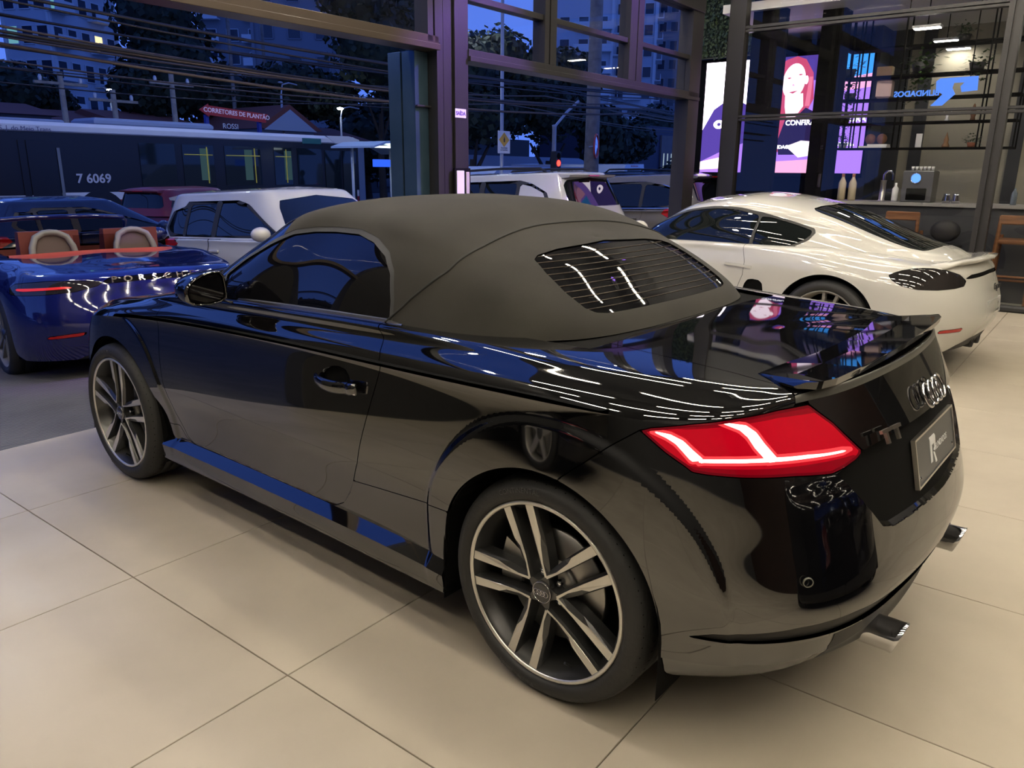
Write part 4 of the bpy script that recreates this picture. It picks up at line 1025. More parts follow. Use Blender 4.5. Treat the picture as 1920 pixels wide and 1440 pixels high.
def cayman():
    lo, gr = cayman_shape()
    c = thing('sports_coupe', 'white two-door sports coupe with smoked tail lights parked beside the glass office', 'car', (CAY[0], CAY[1], 0), CAY[2])
    te = lo.SEG[-1]
    P_TAIL = [(4.407,.761),(4.45,.785),(4.50,.800),(4.60,.814),(4.69,.818),(4.79,.816),(4.888,.803),(5.0,.77),(5.069,.724),(5.033,.689),(4.922,.677),(4.77,.670),(4.62,.672),(4.511,.692),(4.441,.727)]
    P_WIN1 = [(1.74,.955),(1.60,1.028),(1.50,1.072),(1.331,1.125),(1.2,1.150),(1.064,1.163),(.95,1.167),(.848,1.160),(.665,1.126),(.685,.895),(.72,.880),(1.0,.872),(1.5,.872),(1.72,.90)]
    P_WIN2 = [(.642,1.118),(.56,1.112),(.464,1.090),(.35,1.062),(.235,1.027),(.232,1.005),(.253,.969),(.326,.925),(.42,.895),(.50,.882),(.655,.878)]
    P_SUR = [(1.85,.92),(1.72,1.0),(1.50,1.092),(1.351,1.141),(1.2,1.168),(1.076,1.182),(.95,1.186),(.834,1.180),(.648,1.150),(.427,1.100),(.222,1.042),(.205,1.01),(.234,.955),(.322,.908),(.485,.870),(.661,.850),(1.85,.84)]
    P_RW = [(0,.925),(.2,.918),(.38,.907),(.425,.922),(.445,1.0),(.487,1.11),(.495,1.15),(.465,1.183),(.3,1.203),(0,1.213)]; P_RW = P_RW+[(-a, b) for a, b in P_RW[::-1]]
    P_WS = [(0,.90),(.55,.92),(.60,.98),(.50,1.16),(.42,1.22),(0,1.255)]; P_WS = P_WS+[(-a, b) for a, b in P_WS[::-1]]
    P_DOOR = [(.70,.93),(.689,.857),(.663,.772),(.67,.665),(.712,.56),(.76,.42),(.82,.32),(.90,.28),(1.9,.28),(2.0,.35),(2.02,.6),(1.95,.85),(1.9,.93)]
    sp = dict(paint=m_white_p, hw=.88, arch=[(0,.345,.385),(2.475,.335,.375)],
        cut=[('tail_light','tz',P_TAIL,m_clear,-.001),('door','xz',P_DOOR,m_white_p,0),('side_intake','xz',[(.68,.48),(.665,.557),(.65,.60),(.625,.632),(.585,.640),(.53,.636),(.50,.615),(.49,.55),(.54,.47),(.62,.45)],m_matte,-.02),
             ('rear_reflector','tz',[(4.795,.362),(4.815,.388),(5.035,.400),(5.015,.368)],m_red_rf,.001),('lower_diffuser','tz',[(4.90,.10),(4.93,.205),(5.076,.255),(5.272,.295),(5.9,.31),(5.9,.05),(4.9,.05)],m_shell,-.004),
             ('rear_slot','tz',[(te-.52,.735),(te-.40,.762),(te+.2,.775),(te+.2,.748),(te-.38,.735)],m_matte,-.006)],
        win=[('door_glass',P_WIN1,m_glass_car),('quarter_glass',P_WIN2,m_glass_car)], surround=P_SUR,
        endwin=[('rear_window',P_RW,m_glass_car,lambda x: x < .4),('windscreen',P_WS,m_glass_car,lambda x: x > 1.25)])
    carbuild(c, lo, gr, sp)
    # ducktail, wheels, mirrors, tips
    v = []; ys = [-.62,-.5,-.3,0,.3,.5,.62]
    for y in ys:
        a = abs(y)/.62; k = .0 if a < .95 else .02
        v += [(-.66+.10*a*a, y, .838-.02*a*a), (-.80+.12*a*a, y, .868-.02*a*a), (-.905+.16*a*a, y, .872-.018*a*a-k), (-.90+.16*a*a, y, .855-.018*a*a-k), (-.78+.12*a*a, y, .80-.02*a*a)]
    f = [(i*5+b, i*5+(b+1) % 5, i*5+5+(b+1) % 5, i*5+5+b) for i in range(6) for b in range(5)]+[list(range(5)), list(range(30, 35))]
    MB().add(v, f, True).build('rear_spoiler', m_white_p, c)
    for sg in (1, -1):
        MB().lathe([(.045,-.62),(.05,-.86),(.047,-.87),(.042,-.86),(.04,-.70),(0,-.70)], 20, 'x').build('exhaust_tip', m_shell, c, (0, sg*.10, .235))
        MB().ball((1.62, sg*.955, .98), .10, 14, 9, (.75, 1.0, .72)).prism([(1.60,.90),(1.68,.90),(1.66,.95),(1.60,.95)], sg*.82, sg*.92, 'y').build('wing_mirror', m_white_p, c)
        MB().prism([(.60,.72),(.83,.735),(.83,.755),(.60,.742)], sg*.862, sg*.885, 'y').build('door_handle', m_white_p, c)
        road_wheel(c, (0, sg*.885, .345), sg, .345, .265, 5, True, m_greyp, ang=100); road_wheel(c, (2.475, sg*.875, .335), sg, .335, .265, 5, True, m_greyp, ang=60)
    text('badge_lettering', 'Cayman', .07, frame((-.947, -.02, .655), (0, -1, 0), (.2, 0, 1)), m_shell, c, shear=.3, depth=.003)
    pl = MB().box((0, 0, 0), (.008, .42, .12), ch=.001).build('number_plate', mat('grey_plate', (.42,.42,.42), .4), c, (-.945, -.02, .50), (0, .08, 0))
    text('plate_lettering', 'BLINDADOS', .05, frame((-.006, 0, 0), (0, -1, 0), (0, 0, 1)), m_shell, pl, depth=.001)
    MB().lathe([(.011,0),(.013,.001),(.013,-.004)], 14, 'x').build('parking_sensor', mat('sensor_white', (.6,.58,.55), .3), c, (-.80, .52, .52), (0, 0, PI-.6))
    # seat backs and wheel glimpsed through the door glass
    for y in (.36, -.36): MB().prism([(.35,.35),(.75,.35),(.55,1.0),(.42,1.12),(.30,1.1)], y-.22, y+.22, 'y').build('seat', m_shell, c)
    return c
cayman()
def roadster_blue():
    lo = boxster_shape(); te = lo.SEG[-1]
    c = thing('convertible_car', 'dark blue open roadster with red hood edge parked tail first beside the hall', 'car', (5.6, -.46, -.165), -.115)
    c.rotation_euler = (0, .03, -.115)
    P_HOLE = [(.32,.0),(.32,.42),(.45,.60),(.7,.68),(1.7,.66),(1.9,.5),(1.95,0),(1.95,-1),(.32,-1)]
    sp = dict(paint=m_blue_p, hw=.88, arch=[(0,.345,.385),(2.475,.335,.375)], hole=P_HOLE,
        cut=[('tail_light','tz',[(4.42,.745),(4.47,.772),(4.62,.785),(4.80,.795),(5.05,.79),(5.20,.775),(5.16,.745),(5.0,.712),(4.75,.695),(4.52,.690),(4.44,.70)],m_clear,-.001),
             ('rear_light_strip','tz',[(5.20,.776),(5.26,.800),(te+.3,.812),(te+.3,.772),(5.22,.757)],m_tint,-.001),
             ('rear_reflector','tz',[(4.74,.372),(4.80,.402),(5.04,.425),(5.06,.412),(5.0,.392)],m_red_rf,.001),
             ('door','xz',[(.70,.93),(.689,.857),(.663,.772),(.67,.665),(.712,.56),(.76,.42),(.82,.32),(.90,.28),(1.9,.28),(2.0,.35),(2.02,.6),(1.95,.85),(1.9,.93)],m_blue_p,0),
             ('lower_diffuser','tz',[(4.90,.10),(4.93,.205),(5.076,.255),(5.272,.295),(te+.3,.31),(te+.3,.05),(4.9,.05)],m_shell,-.004)])
    carbuild(c, lo, None, sp)
    # the lit red bars in the lamps
    A = lo.all; TZ = np.stack([A.A[:,0], A.V[:,2]], 1); mr = mat('red_lamp_bar', (.5,.02,.02), .1, emit=(1,.05,.05), es=.35)
    for P in ([(4.50,.725),(4.53,.740),(4.92,.752),(5.0,.748),(4.95,.737),(4.6,.722)],):
        g = clip(A, np.where(A.A[:,1] < 7.6, sdf(TZ, P), -1)).off(.004); mk('lamp_bar', g, mr, c); mk('lamp_bar', g.mirror(), mr, c)
    for k, q in enumerate('PORSCHE'): text('letter', q, .062, frame((-.957+.0016*(k-3)**2, .285-.095*k, .792), (0, -1, 0), (.25, 0, 1)), m_chrome, c, depth=.004, sx=1.3, bold=.001)
    # cockpit: tub, seats, hoops, red hood edge
    MB().prism([(.3,.0),(.3,.42),(.45,.60),(.7,.68),(1.7,.66),(1.9,.5),(1.95,0),(1.95,-.0),(1.9,-.5),(1.7,-.66),(.7,-.68),(.45,-.60),(.3,-.42)], .3, .42).build('floor_tub', m_brown, c)
    w = MB(); n = 0
    P = [(.32,.0),(.32,.42),(.45,.60),(.7,.68),(1.7,.66),(1.9,.5),(1.95,0),(1.9,-.5),(1.7,-.66),(.7,-.68),(.45,-.60),(.32,-.42)]
    w.add([(x, y, .88) for x, y in P]+[(x, y, .4) for x, y in P], [(i, (i+1) % 12, 12+(i+1) % 12, 12+i) for i in range(12)]); w.build('cockpit_lining', m_brown, c)
    for y in (.33, -.33):
        MB().prism([(.62,.40),(1.15,.40),(1.15,.52),(.80,.55),(.66,.95),(.60,1.10),(.50,1.10),(.52,.6)], y-.23, y+.23, 'y').build('seat', m_brown, c)
        pts = [(.40, y-.17, .86), (.43, y-.155, .97), (.45, y-.12, 1.05), (.46, y-.05, 1.085), (.46, y, 1.09), (.46, y+.05, 1.085), (.45, y+.12, 1.05), (.43, y+.155, .97), (.40, y+.17, .86)]
        MB().tube(pts, .027, 10).build('roll_hoop', m_greyp, c)
        MB().add([(.43, y-.15, .86), (.43, y+.15, .86), (.45, y+.13, .98), (.46, y+.08, 1.06), (.46, y-.08, 1.06), (.45, y-.13, .98)], [(0,1,2,3,4,5)]).build('hoop_mesh', mat('hoop_mesh', (.10,.07,.06), .7), c)
    MB().add([(.42, -.17, .87), (.42, .17, .87), (.42, .17, 1.06), (.42, -.17, 1.06)], [(0,1,2,3)]).build('wind_deflector', glass('smoke_pane', (.55,.5,.48)), c)
    ys = [-.66+.11*i for i in range(13)]; v = []
    for y in ys:
        a = abs(y)/.66; x = .30+.14*a**3; z = .905-.02*a*a
        v += [(x-.05, y, z+.004), (x+.02, y, z+.030), (x+.10, y, z+.018), (x+.12, y, z-.06)]
    MB().add(v, [(i*4+b, i*4+b+1, i*4+5+b, i*4+4+b) for i in range(12) for b in range(3)], True).build('folded_hood', m_redcloth, c)
    for sg in (1, -1):
        MB().lathe([(.045,-.62),(.05,-.86),(.047,-.87),(.042,-.86),(.04,-.70),(0,-.70)], 20, 'x').build('exhaust_tip', m_shell, c, (0, sg*.10, .235))
        road_wheel(c, (0, sg*.885, .345), sg, .345, .265, 5, True, m_greyp, ang=100); road_wheel(c, (2.475, sg*.875, .335), sg, .335, .265, 5, True, m_greyp, ang=60)
        MB().ball((1.62, sg*.955, .98), .10, 14, 9, (.75, 1.0, .72)).prism([(1.60,.90),(1.68,.90),(1.66,.95),(1.60,.95)], sg*.82, sg*.92, 'y').build('wing_mirror', m_blue_p, c)
        MB().tube([(1.95, sg*.70, .90), (1.55, sg*.62, 1.14), (1.48, sg*.58, 1.17)], .022, 8).build('windscreen_pillar', m_blue_p, c)
    MB().tube([(1.48, .58, 1.17), (1.43, .3, 1.19), (1.42, 0, 1.195), (1.43, -.3, 1.19), (1.48, -.58, 1.17)], .022, 8).build('windscreen_header', m_blue_p, c)
    MB().add([(1.95,.70,.90),(1.48,.58,1.17),(1.42,0,1.195),(2.05,0,.90),(1.95,-.70,.90),(1.48,-.58,1.17)], [(0,1,2,3),(3,2,5,4)]).build('windscreen', glass('smoke_pane'), c)
    return c
roadster_blue()
def suv(kind, label, loc, rz, dims, paint, name='suv_car', rack=False, tilt=0.0, chrome=False, wing=True, tailpoly=None, blank=None, dark_mirror=False):
    lo, gr = suv_shape(**dims); te = lo.SEG[-1]; d = dims; R = d.get('wr', .34) if 'wr' in d else .34
    c = thing(name, label, 'car', loc, rz); c.rotation_euler = (0, tilt, rz)
    H, b, wst, wsb, rt, rb, wb, hw, Rr, F = d['H'], d['belt'], d['wst'], d['wsb'], d['rt'], d['rb'], d['wb'], d['hw'], d['R'], d['F']
    zt = H-.16
    bp = wst*.42+.05; cp = rt*.2+.12
    fw = [(wsb-.42,b+.045),(wst-.30,zt-.035),(wst-.5,zt),(bp+.05,zt),(bp+.05,b+.03)]
    rw = [(bp-.05,b+.03),(bp-.05,zt),(cp+.06,zt-.01),(cp+.06,b+.04)]
    qw = [(cp+.0,b+.04),(cp+.0,zt-.015),(rt+.42,zt-.05),(rt+.20,b+.30),(rt+.10,b+.12),(rt+.22,b+.06)]
    sur = [(wsb-.32,b+.01),(wst-.24,zt-.02),(wst-.45,zt+.025),(0,zt+.03),(rt+.40,zt-.02),(rt+.14,b+.30),(rt+.04,b+.12),(rt+.18,b+.02)]
    RW = [(0,b+.10),(hw-.30,b+.10),(hw-.235,b+.13),(hw-.29,zt-.03),(hw-.36,zt+.02),(0,zt+.05)]; RW += [(-a, q) for a, q in RW[::-1]]
    WS = [(0,d['hz']+.02),(hw-.25,d['hz']+.05),(hw-.20,b+.15),(hw-.28,zt-.06),(hw-.34,zt+.01),(0,zt+.06)]; WS += [(-a, q) for a, q in WS[::-1]]
    tp = tailpoly or [(te-1.36,b-.06),(te-1.30,b+.01),(te-.95,b+.005),(te-.66,b-.03),(te-.70,b-.20),(te-1.05,b-.22)]
    wins = [('front_door_glass',fw,m_glass_car),('rear_door_glass',rw,m_glass_car),('quarter_glass',qw,blank or m_glass_car)]
    sp = dict(paint=paint, hw=hw-.02, arch=[(0,.33,.375),(wb,.33,.375)], cutmax=7.75,
        cut=[('tail_light','tz',tp,m_red_rf,.006),
             ('front_door','xz',[(bp,.34),(bp,b+.0),(wsb-.30,b+.0),(wb-.45,b-.1),(wb-.48,.34)],paint,0),
             ('rear_door','xz',[(bp-.01,.34),(bp-.01,b+.0),(cp-.05,b+.0),(cp-.02,b-.14),(cp+.16,.65),(cp+.36,.34)],paint,0),
             ('lower_cladding','tz',[(0,.10),(0,.36),(te,.40),(te,.1)],m_shell,.004)],
        win=wins, surround=sur, endwin=[('rear_window',RW,m_glass_car,lambda x: x < rt+.25),('windscreen',WS,m_glass_car,lambda x: x > wst-.05)])
    carbuild(c, lo, gr, sp)
    if chrome:
        for sg in (1, -1):
            m = MB()
            q = [(p, sg*(hw-.05-.20*max(0,(z-b))/(H-.1-b)), z) for p, z in sur]
            m.tube(q, .012, 6, closed=True).build('chrome_window_frame', m_chrome, c)
    for sg in (1, -1):
        MB().ball((wsb-.48, sg*(hw+.06), b+.06), .105, 14, 9, (.72, 1.05, .72)).box((wsb-.48, sg*(hw-.04), b+.02), (.08, .14, .04)).build('wing_mirror', m_shell if dark_mirror else paint, c)
        for x in (bp+.13, cp+.12): MB().box((x, sg*(hw+.014), b-.13), (.17, .022, .028), ch=.006).build('door_handle', paint, c)
        for x in (0, wb): road_wheel(c, (x, sg*(hw-.01), .33), sg, .33, .235, 5, False, m_mach, ang=90)
        if rack:
            pts = [(wst-.25, sg*(hw-.33), H-.06), (wst-.40, sg*(hw-.33), H+.035), (.4, sg*(hw-.33), H+.045), (rt+.35, sg*(hw-.33), H+.025), (rt+.22, sg*(hw-.33), H-.05)]
            MB().tube(pts, .018, 8).build('roof_rail', m_shell, c)
    if wing:
        MB().prism([(rt+.10,H-.05),(rt-.16,H-.075),(rt-.14,H-.105),(rt+.08,H-.12)], -(hw-.30), hw-.30, 'y').build('roof_spoiler', paint, c)
        MB().box((rt-.165, 0, H-.085), (.015, .26, .016)).build('brake_light', m_red_rf, c)
    MB().tube([(rb+.06, .05, b+.12), (rb+.10, .30, b+.17)], .009, 6).build('rear_wiper', m_shell, c)
    pl = MB().box((Rr-.005, 0, b-.30), (.012, .40, .13)).build('number_plate', mat('grey_plate', (.42,.42,.42), .4), c)
    return c
HB = dict(F=3.28, R=-.66, hw=.84, H=1.47, belt=.93, hz=.95, wb=2.50, wsb=2.25, wst=1.48, rt=-.40, rb=-.60, zb=.18)
suv('hatch', 'white five-door hatchback parked nose to the hall behind the black convertible', (7.62, -2.88, -.27), PI+TH, HB, m_white_p, 'hatchback_car', wing=True, tilt=-.049)
JP = dict(F=3.53, R=-.88, hw=.90, H=1.62, belt=1.02, hz=1.03, wb=2.63, wsb=2.3, wst=1.50, rt=-.62, rb=-.88, zb=.22)
j = suv('jeep', 'white sport utility car with black roof rails and a rear wiper, tail to the hall', (5.9, -6.95, -.17), TH, JP, m_white_p, tilt=.04, rack=True, blank=m_white_p)
text('tail_lettering', 'Compass', .085, frame((-.90, -.42, .99), (0, -1, 0), (.12, 0, 1)), m_chrome, j, depth=.004)
GS = dict(F=3.75, R=-.98, hw=.95, H=1.66, belt=1.10, hz=1.10, wb=2.80, wsb=2.4, wst=1.55, rt=-.70, rb=-.98, zb=.24)
m_grey_p = mat('warm_grey_paint', (.15,.14,.125), .10, coat=.8)
suv('grey', 'grey sport utility car with chrome window frames parked between the white ones', (5.25, -9.3, -.22), TH, GS, m_grey_p, tilt=.04, chrome=True)
m_black2 = mat('black_car_paint', (.006,.006,.008), .08, coat=.6)
suv('black', 'black sport utility car outside the far corner below the video wall', (6.9, -12.4, -.2), TH-.1, GS, m_black2, rack=True, chrome=False)
RD = dict(F=3.0, R=-.62, hw=.80, H=1.48, belt=.95, hz=.97, wb=2.37, wsb=2.1, wst=1.38, rt=-.50, rb=-.62, zb=.2)
m_red_p = mat('dull_red_paint', (.20,.012,.012), .3, coat=.4)
rc_ = suv('red', 'red small hatchback with lit brake lights stopped in the street', (15.9, -6.0, -.44), -PI/2+TH+.35, RD, m_red_p, 'hatchback_car')
for ch in rc_.children:
    if ch.name.startswith('tail_light'): ch.data.materials.clear(); ch.data.materials.append(glow('brake_light_glow', (1.0,.02,.03), 2.2))
BL = dict(F=3.3, R=-.95, hw=.89, H=1.44, belt=.96, hz=.97, wb=2.65, wsb=2.2, wst=1.2, rt=-.3, rb=-.75, zb=.2, tum=.24)
suv('bluecar', 'dark blue saloon passing in the street behind the open roadster', (11.2, -1.5, -.40), -PI/2+TH, BL, mat('navy_paint', (.012,.022,.07), .12, coat=.6), 'saloon_car', wing=False)
# ------------------------------------------------------------------ street front, office glass (hall coordinates, turned by TH)
m_steel = mat('dark_steel_frame', (.017,.016,.017), .42, metal=.0, bump=(30,.05))
m_bronze = mat('bronze_steel', (.09,.070,.055), .35, metal=.6)
m_dkwall = mat('dark_wall')
m_pane = glass('clear_pane'); m_pane_d = glass('office_pane', (.92,.92,.92), 1.25)
def hall(name, kind='structure'):
    o = bpy.data.objects.new(name, None); COL.objects.link(o); o.rotation_euler = (0, 0, TH); o.empty_display_size = .1
    if kind: o['kind'] = kind
    return o
def rb(name, par, m, *bx, ch=.003):
    mb = MB()
    for x0, x1, y0, y1, z0, z1 in bx: mb.box(((x0+x1)/2, (y0+y1)/2, (z0+z1)/2), (x1-x0, y1-y0, z1-z0), ch=ch)
    return mb.build(name, m, par)
def at_hall(o): o.rotation_euler = (0, 0, TH); return o
wf = hall('wall_front')
rb('column', wf, m_steel, (3.45,3.70,-2.765,-2.60,0,6.0)); rb('column', wf, m_steel, (3.47,3.70,-2.588,-2.485,0,6.0)); rb('column', wf, m_matte, (3.52,3.68,-2.60,-2.588,0,6.0))
rb('column', wf, m_steel, (3.46,3.70,-2.470,-2.40,0,6.0)); rb('column', wf, m_matte, (3.52,3.68,-2.486,-2.470,0,6.0))
rb('beam', wf, m_bronze, (3.42,3.62,-2.40,6.6,2.365,2.41)); rb('beam', wf, m_bronze, (3.44,3.60,-2.40,6.6,2.41,2.47))
rb('beam', wf, m_steel, (3.42,3.62,-7.20,-2.765,2.325,2.365)); rb('beam', wf, m_steel, (3.44,3.60,-7.20,-2.765,2.365,2.42))
for y0, y1 in ((-4.03,-3.93), (-3.91,-3.84), (-5.70,-5.58), (-5.56,-5.41), (-2.42,-2.36), (-2.34,-2.28)): rb('mullion', wf, m_steel, (3.44,3.58,y0,y1,2.42,6.0))
rb('transom', wf, m_steel, (3.46,3.56,-7.2,-2.765,2.79,2.84)); rb('head_beam', wf, m_steel, (3.42,3.6,-7.2,-2.765,3.345,3.50)); rb('head_beam', wf, m_steel, (3.42,3.6,-2.3,6.6,3.75,3.9))
rb('column', wf, m_steel, (3.44,3.62,-7.22,-6.92,0,6.0)); rb('solid_panel', wf, m_dkwall, (3.42,3.62,2.4,6.6,0,6.0))
k = 1
for y0, y1, z0, z1 in ((-2.28,2.4,2.47,3.75), (-3.84,-2.765,2.42,2.79), (-5.41,-4.03,2.42,2.79), (-6.92,-5.70,2.42,2.79), (-3.84,-2.765,2.84,3.345), (-5.41,-4.03,2.84,3.345), (-6.92,-5.70,2.84,3.345), (-2.28,2.4,3.9,5.95), (-3.84,-2.765,3.5,5.95), (-5.41,-4.03,3.5,5.95), (-6.92,-5.70,3.5,5.95)):
    w = rb('window_%d' % k, None, m_pane, (3.505,3.515,y0,y1,z0,z1), ch=0); at_hall(w); w['kind'] = 'structure'; k += 1
dl = hall('door_1'); m_leaf = mat('blue_steel_leaf', (.10,.17,.24), .22, metal=.7, noise=(2.2,(.06,.12,.18),.35,.7,5))
rb('door_leaf', dl, m_leaf, (3.56,3.70,-2.395,-2.245,.01,2.36)); rb('door_leaf', dl, m_leaf, (3.72,3.86,-2.395,-2.245,.01,2.36)); rb('door_rail', dl, m_steel, (3.53,3.56,-2.40,-2.24,1.94,1.955))
s = thing('exit_sign', 'small white exit notice stuck on the purple lit steel column', 'sign', RM(3.447, -2.663, 1.91), TH)
mb = MB().box((0, 0, 0), (.004, .135, .07)).build('sign_plate', m_white, s)
text('sign_lettering', 'SAÍDA', .042, frame((-.0025, 0, -.002), (0, -1, 0), (0, 0, 1)), mat('purple_print', (.16,.10,.30), .5), s, depth=.0005, bold=.002)
ip = thing('wall_box', 'white switch box with black frame on the steel column above the fabric roof', 'switch box', RM(3.44, -2.67, 1.33), TH)
MB().box((0, .035, 0), (.03, .09, .24), ch=.004).build('cover', m_white, ip); MB().box((0, -.06, .0), (.025, .04, .22), ch=.003).build('side_cover', mat('ivory_print', (.5,.47,.38), .5), ip); MB().box((.004, 0, .0), (.02, .20, .28), ch=.003).build('frame', m_matte, ip)
# glazed office wall on the right
wr = hall('wall_right')
for x0, x1 in ((3.03,3.22), (.17,.225), (.085,.145), (-2.75,-2.62)): rb('post', wr, m_steel, (x0,x1,-7.66,-7.52,0,6.0))
for x0, x1 in ((.225,3.03), (-2.62,.085), (-6.6,-2.75)):
    for z0, z1 in ((3.135,3.165), (3.175,3.21), (2.09,2.12), (2.13,2.16)): rb('rail', wr, m_steel, (x0,x1,-7.63,-7.54,z0,z1))
    rb('foot_rail', wr, m_shell, (x0,x1,-7.64,-7.52,.0,.07), ch=.02)
rb('post', wr, m_steel, (.145,.17,-7.63,-7.55,0,6.0)); rb('blind_panel', wr, m_matte, (2.66,3.03,-7.80,-7.76,0,6.0)); rb('post', wr, m_matte, (2.60,2.68,-7.84,-7.74,0,6.0)); rb('post', wr, m_steel, (3.22,3.26,-7.64,-7.56,0,6.0))
for x0, x1 in ((.225,3.03), (-2.62,.085), (-6.6,-2.75)):
    rb('upper_panel', wr, m_dkwall, (x0,x1,-7.62,-7.56,3.55,6.0))
    for z0, z1 in ((.07,2.09), (2.16,3.135), (3.21,3.55)):
        w = rb('window_%d' % k, None, m_pane_d, (x0,x1,-7.592,-7.588,z0,z1), ch=0); at_hall(w); w['kind'] = 'structure'; k += 1
# office shell
m_wall = mat('greige_wall', (.33,.31,.25), .8); m_dkpanel = mat('slate_panel', (.03,.033,.04), .6); m_soffit = mat('grey_soffit', (.62,.62,.62), .8)
of = hall('wall_office'); rb('back_wall', of, m_wall, (-6.6,2.0,-10.35,-10.2,0,3.4), ch=0); rb('end_wall', of, m_dkpanel, (1.93,2.03,-10.3,-9.62,0,3.4), ch=0); rb('far_wall', of, m_dkpanel, (-6.7,-6.6,-10.35,-7.56,0,3.5), ch=0); rb('outer_wall', of, m_dkpanel, (2.03,4.9,-10.35,-10.25,0,4.8), ch=0); rb('outer_wall', of, m_dkpanel, (4.80,4.92,-10.3,-9.6,0,3.14), ch=0)
for x0, x1 in ((1.66,1.93), (1.36,1.52), (.15,.30)): rb('wall_panel', of, m_dkpanel, (x0,x1,-10.2,-10.16,0,3.4))
rb('pillar', of, m_matte, (2.01,2.29,-8.4,-8.12,0,6.0))
oc = hall('ceiling_office'); rb('soffit', oc, m_soffit, (-6.6,3.4,-14,-7.66,3.4,3.5), ch=0)
ofl = hall('floor_office'); rb('slab', ofl, mat('office_floor', (.34,.33,.27), .35), (-6.6,3.3,-10.4,-7.57,-.06,0), ch=0)
m_lamp = glow('panel_lamp_glow', (1.0,.93,.80), 48.0)
for i, (x, y) in enumerate(((1.06,-10.05), (1.07,-9.25), (1.09,-8.14), (-.6,-8.9), (-1.9,-8.9))):  # last two are added out of view to brighten the office
    t = thing('ceiling_lamp', ('rectangular white ceiling lamp deepest in the glazed office', 'middle of the three white ceiling lamps in the glazed office', 'rectangular white ceiling lamp nearest the office glass', 'added unseen ceiling lamp in the office right of the double post', 'added unseen ceiling lamp farthest right in the office')[i], 'lamp', RM(x, y, 3.1), TH)
    MB().tube([(0,0,.01),(0,0,.30)], .006, 6).build('drop_rod', m_matte, t)
    MB().box((0, 0, 0), (.30, .14, .03), ch=.004).build('lamp_tray', m_white, t); MB().box((0, 0, -.018), (.27, .11, .008)).build('diffuser', m_lamp, t)
# video wall
vw = thing('video_wall', 'large bright video wall showing a red haired person, behind the office glass', 'screen', RM(0, 0, 0), TH)
Y0 = -9.6
rb('cabinet', vw, m_matte, (1.98,4.80,Y0-.2,Y0-.005,1.40,3.14)); rb('stand', vw, m_matte, (2.0,4.8,Y0-.18,Y0-.05,0,1.4))
LV = {'lilac': ((.40,.20,.95), 1.5), 'deep': ((.16,.09,.62), .7), 'white': ((1,.86,1), 4.5), 'skin': ((1,.82,.93), 2.0), 'hair': ((.80,.10,.24), 1.0), 'hair2': ((.95,.22,.36), 1.2), 'dark': ((.05,.03,.16), .6), 'pink': ((1,.42,.70), 1.5), 'blue': ((.05,.35,1), 1.4), 'line': ((.08,.03,.05), .5)}
def led(name, col, poly, dz=0.0): 
    c, s_ = LV[col]
    return MB().prism([(x, z) for x, z in poly], Y0+.001+dz, Y0+.0015+dz, 'y').build(name, glow('led_'+col, c, s_), vw)
def ell(cx, cz, a, b, n=22, r=0): return [(cx+a*math.cos(t)*math.cos(r)-b*math.sin(t)*math.sin(r), cz+a*math.cos(t)*math.sin(r)+b*math.sin(t)*math.cos(r)) for t in [2*PI*i/n for i in range(n)]]
led('backdrop', 'lilac', [(2.0,1.46),(4.45,1.46),(4.45,3.09),(2.0,3.09)])
led('window_light', 'white', [(3.75,2.05),(4.45,2.05),(4.45,3.09),(3.75,3.09)], .001)
led('shelf_light', 'pink', [(3.30,2.55),(3.62,2.55),(3.62,2.95),(3.30,2.95)], .001); led('shelf_light', 'blue', [(3.38,2.25),(3.62,2.25),(3.62,2.52),(3.38,2.52)], .001)
led('dark_shelf', 'deep', [(2.55,2.75),(3.62,2.75),(3.62,3.09),(2.55,3.09)], .001); led('blue_panel', 'blue', [(2.0,2.80),(2.42,2.72),(2.42,3.09),(2.0,3.09)], .001); led('pink_panel', 'pink', [(2.0,2.62),(2.42,2.58),(2.42,2.74),(2.0,2.80)], .0015)
led('side_shirt', 'deep', [(3.75,2.45),(4.0,2.58),(4.28,2.40),(4.45,2.10),(4.45,1.62),(4.1,1.78),(3.75,1.9)], .002); led('side_badge', 'white', ell(4.18,2.18,.09,.065), .003); led('side_badge_hole', 'deep', ell(4.18,2.18,.03,.025), .004); led('side_arm', 'skin', [(4.45,1.50),(4.05,1.52),(4.05,1.70),(4.45,1.62)], .003)
led('hair', 'hair', [(3.20,3.05),(3.34,2.95),(3.38,2.70),(3.44,2.45),(3.58,2.15),(3.55,1.95),(3.40,1.82),(3.28,1.75),(3.12,1.78),(3.05,2.0),(2.85,2.3),(2.76,2.5),(2.80,2.85),(2.92,3.04),(3.05,3.09)], .003)
for a, b in (((3.36,2.80),(3.50,2.10)), ((3.30,2.72),(3.36,1.9)), ((2.83,2.80),(2.86,2.40))): led('hair_lock', 'hair2', [(a[0]+.02,a[1]),(a[0]-.03,a[1]),(b[0]-.05,b[1]),(b[0]+.02,b[1])], .0035)
led('shirt', 'dark', [(3.14,2.24),(3.05,2.20),(2.86,2.38),(2.70,2.30),(2.62,2.05),(2.60,1.72),(3.20,1.72),(3.24,1.9)], .004)
led('neck', 'skin', [(3.18,2.55),(2.92,2.58),(2.90,2.40),(3.04,2.20),(3.14,2.26),(3.17,2.40)], .0045)
led('face', 'skin', ell(3.07,2.75,.165,.245,26,.10), .005)
for x, z in ((3.14,2.80), (2.98,2.84)): led('eye', 'hair', [(x+.035,z-.004),(x,z-.016),(x-.035,z),(x,z+.006)], .006)
led('mouth', 'hair', [(3.13,2.60),(3.07,2.58),(3.00,2.62),(3.07,2.61)], .006); led('nose', 'pink', [(3.08,2.72),(3.05,2.69),(3.09,2.685)], .006); led('ear', 'skin', ell(2.89,2.76,.03,.06), .0055)
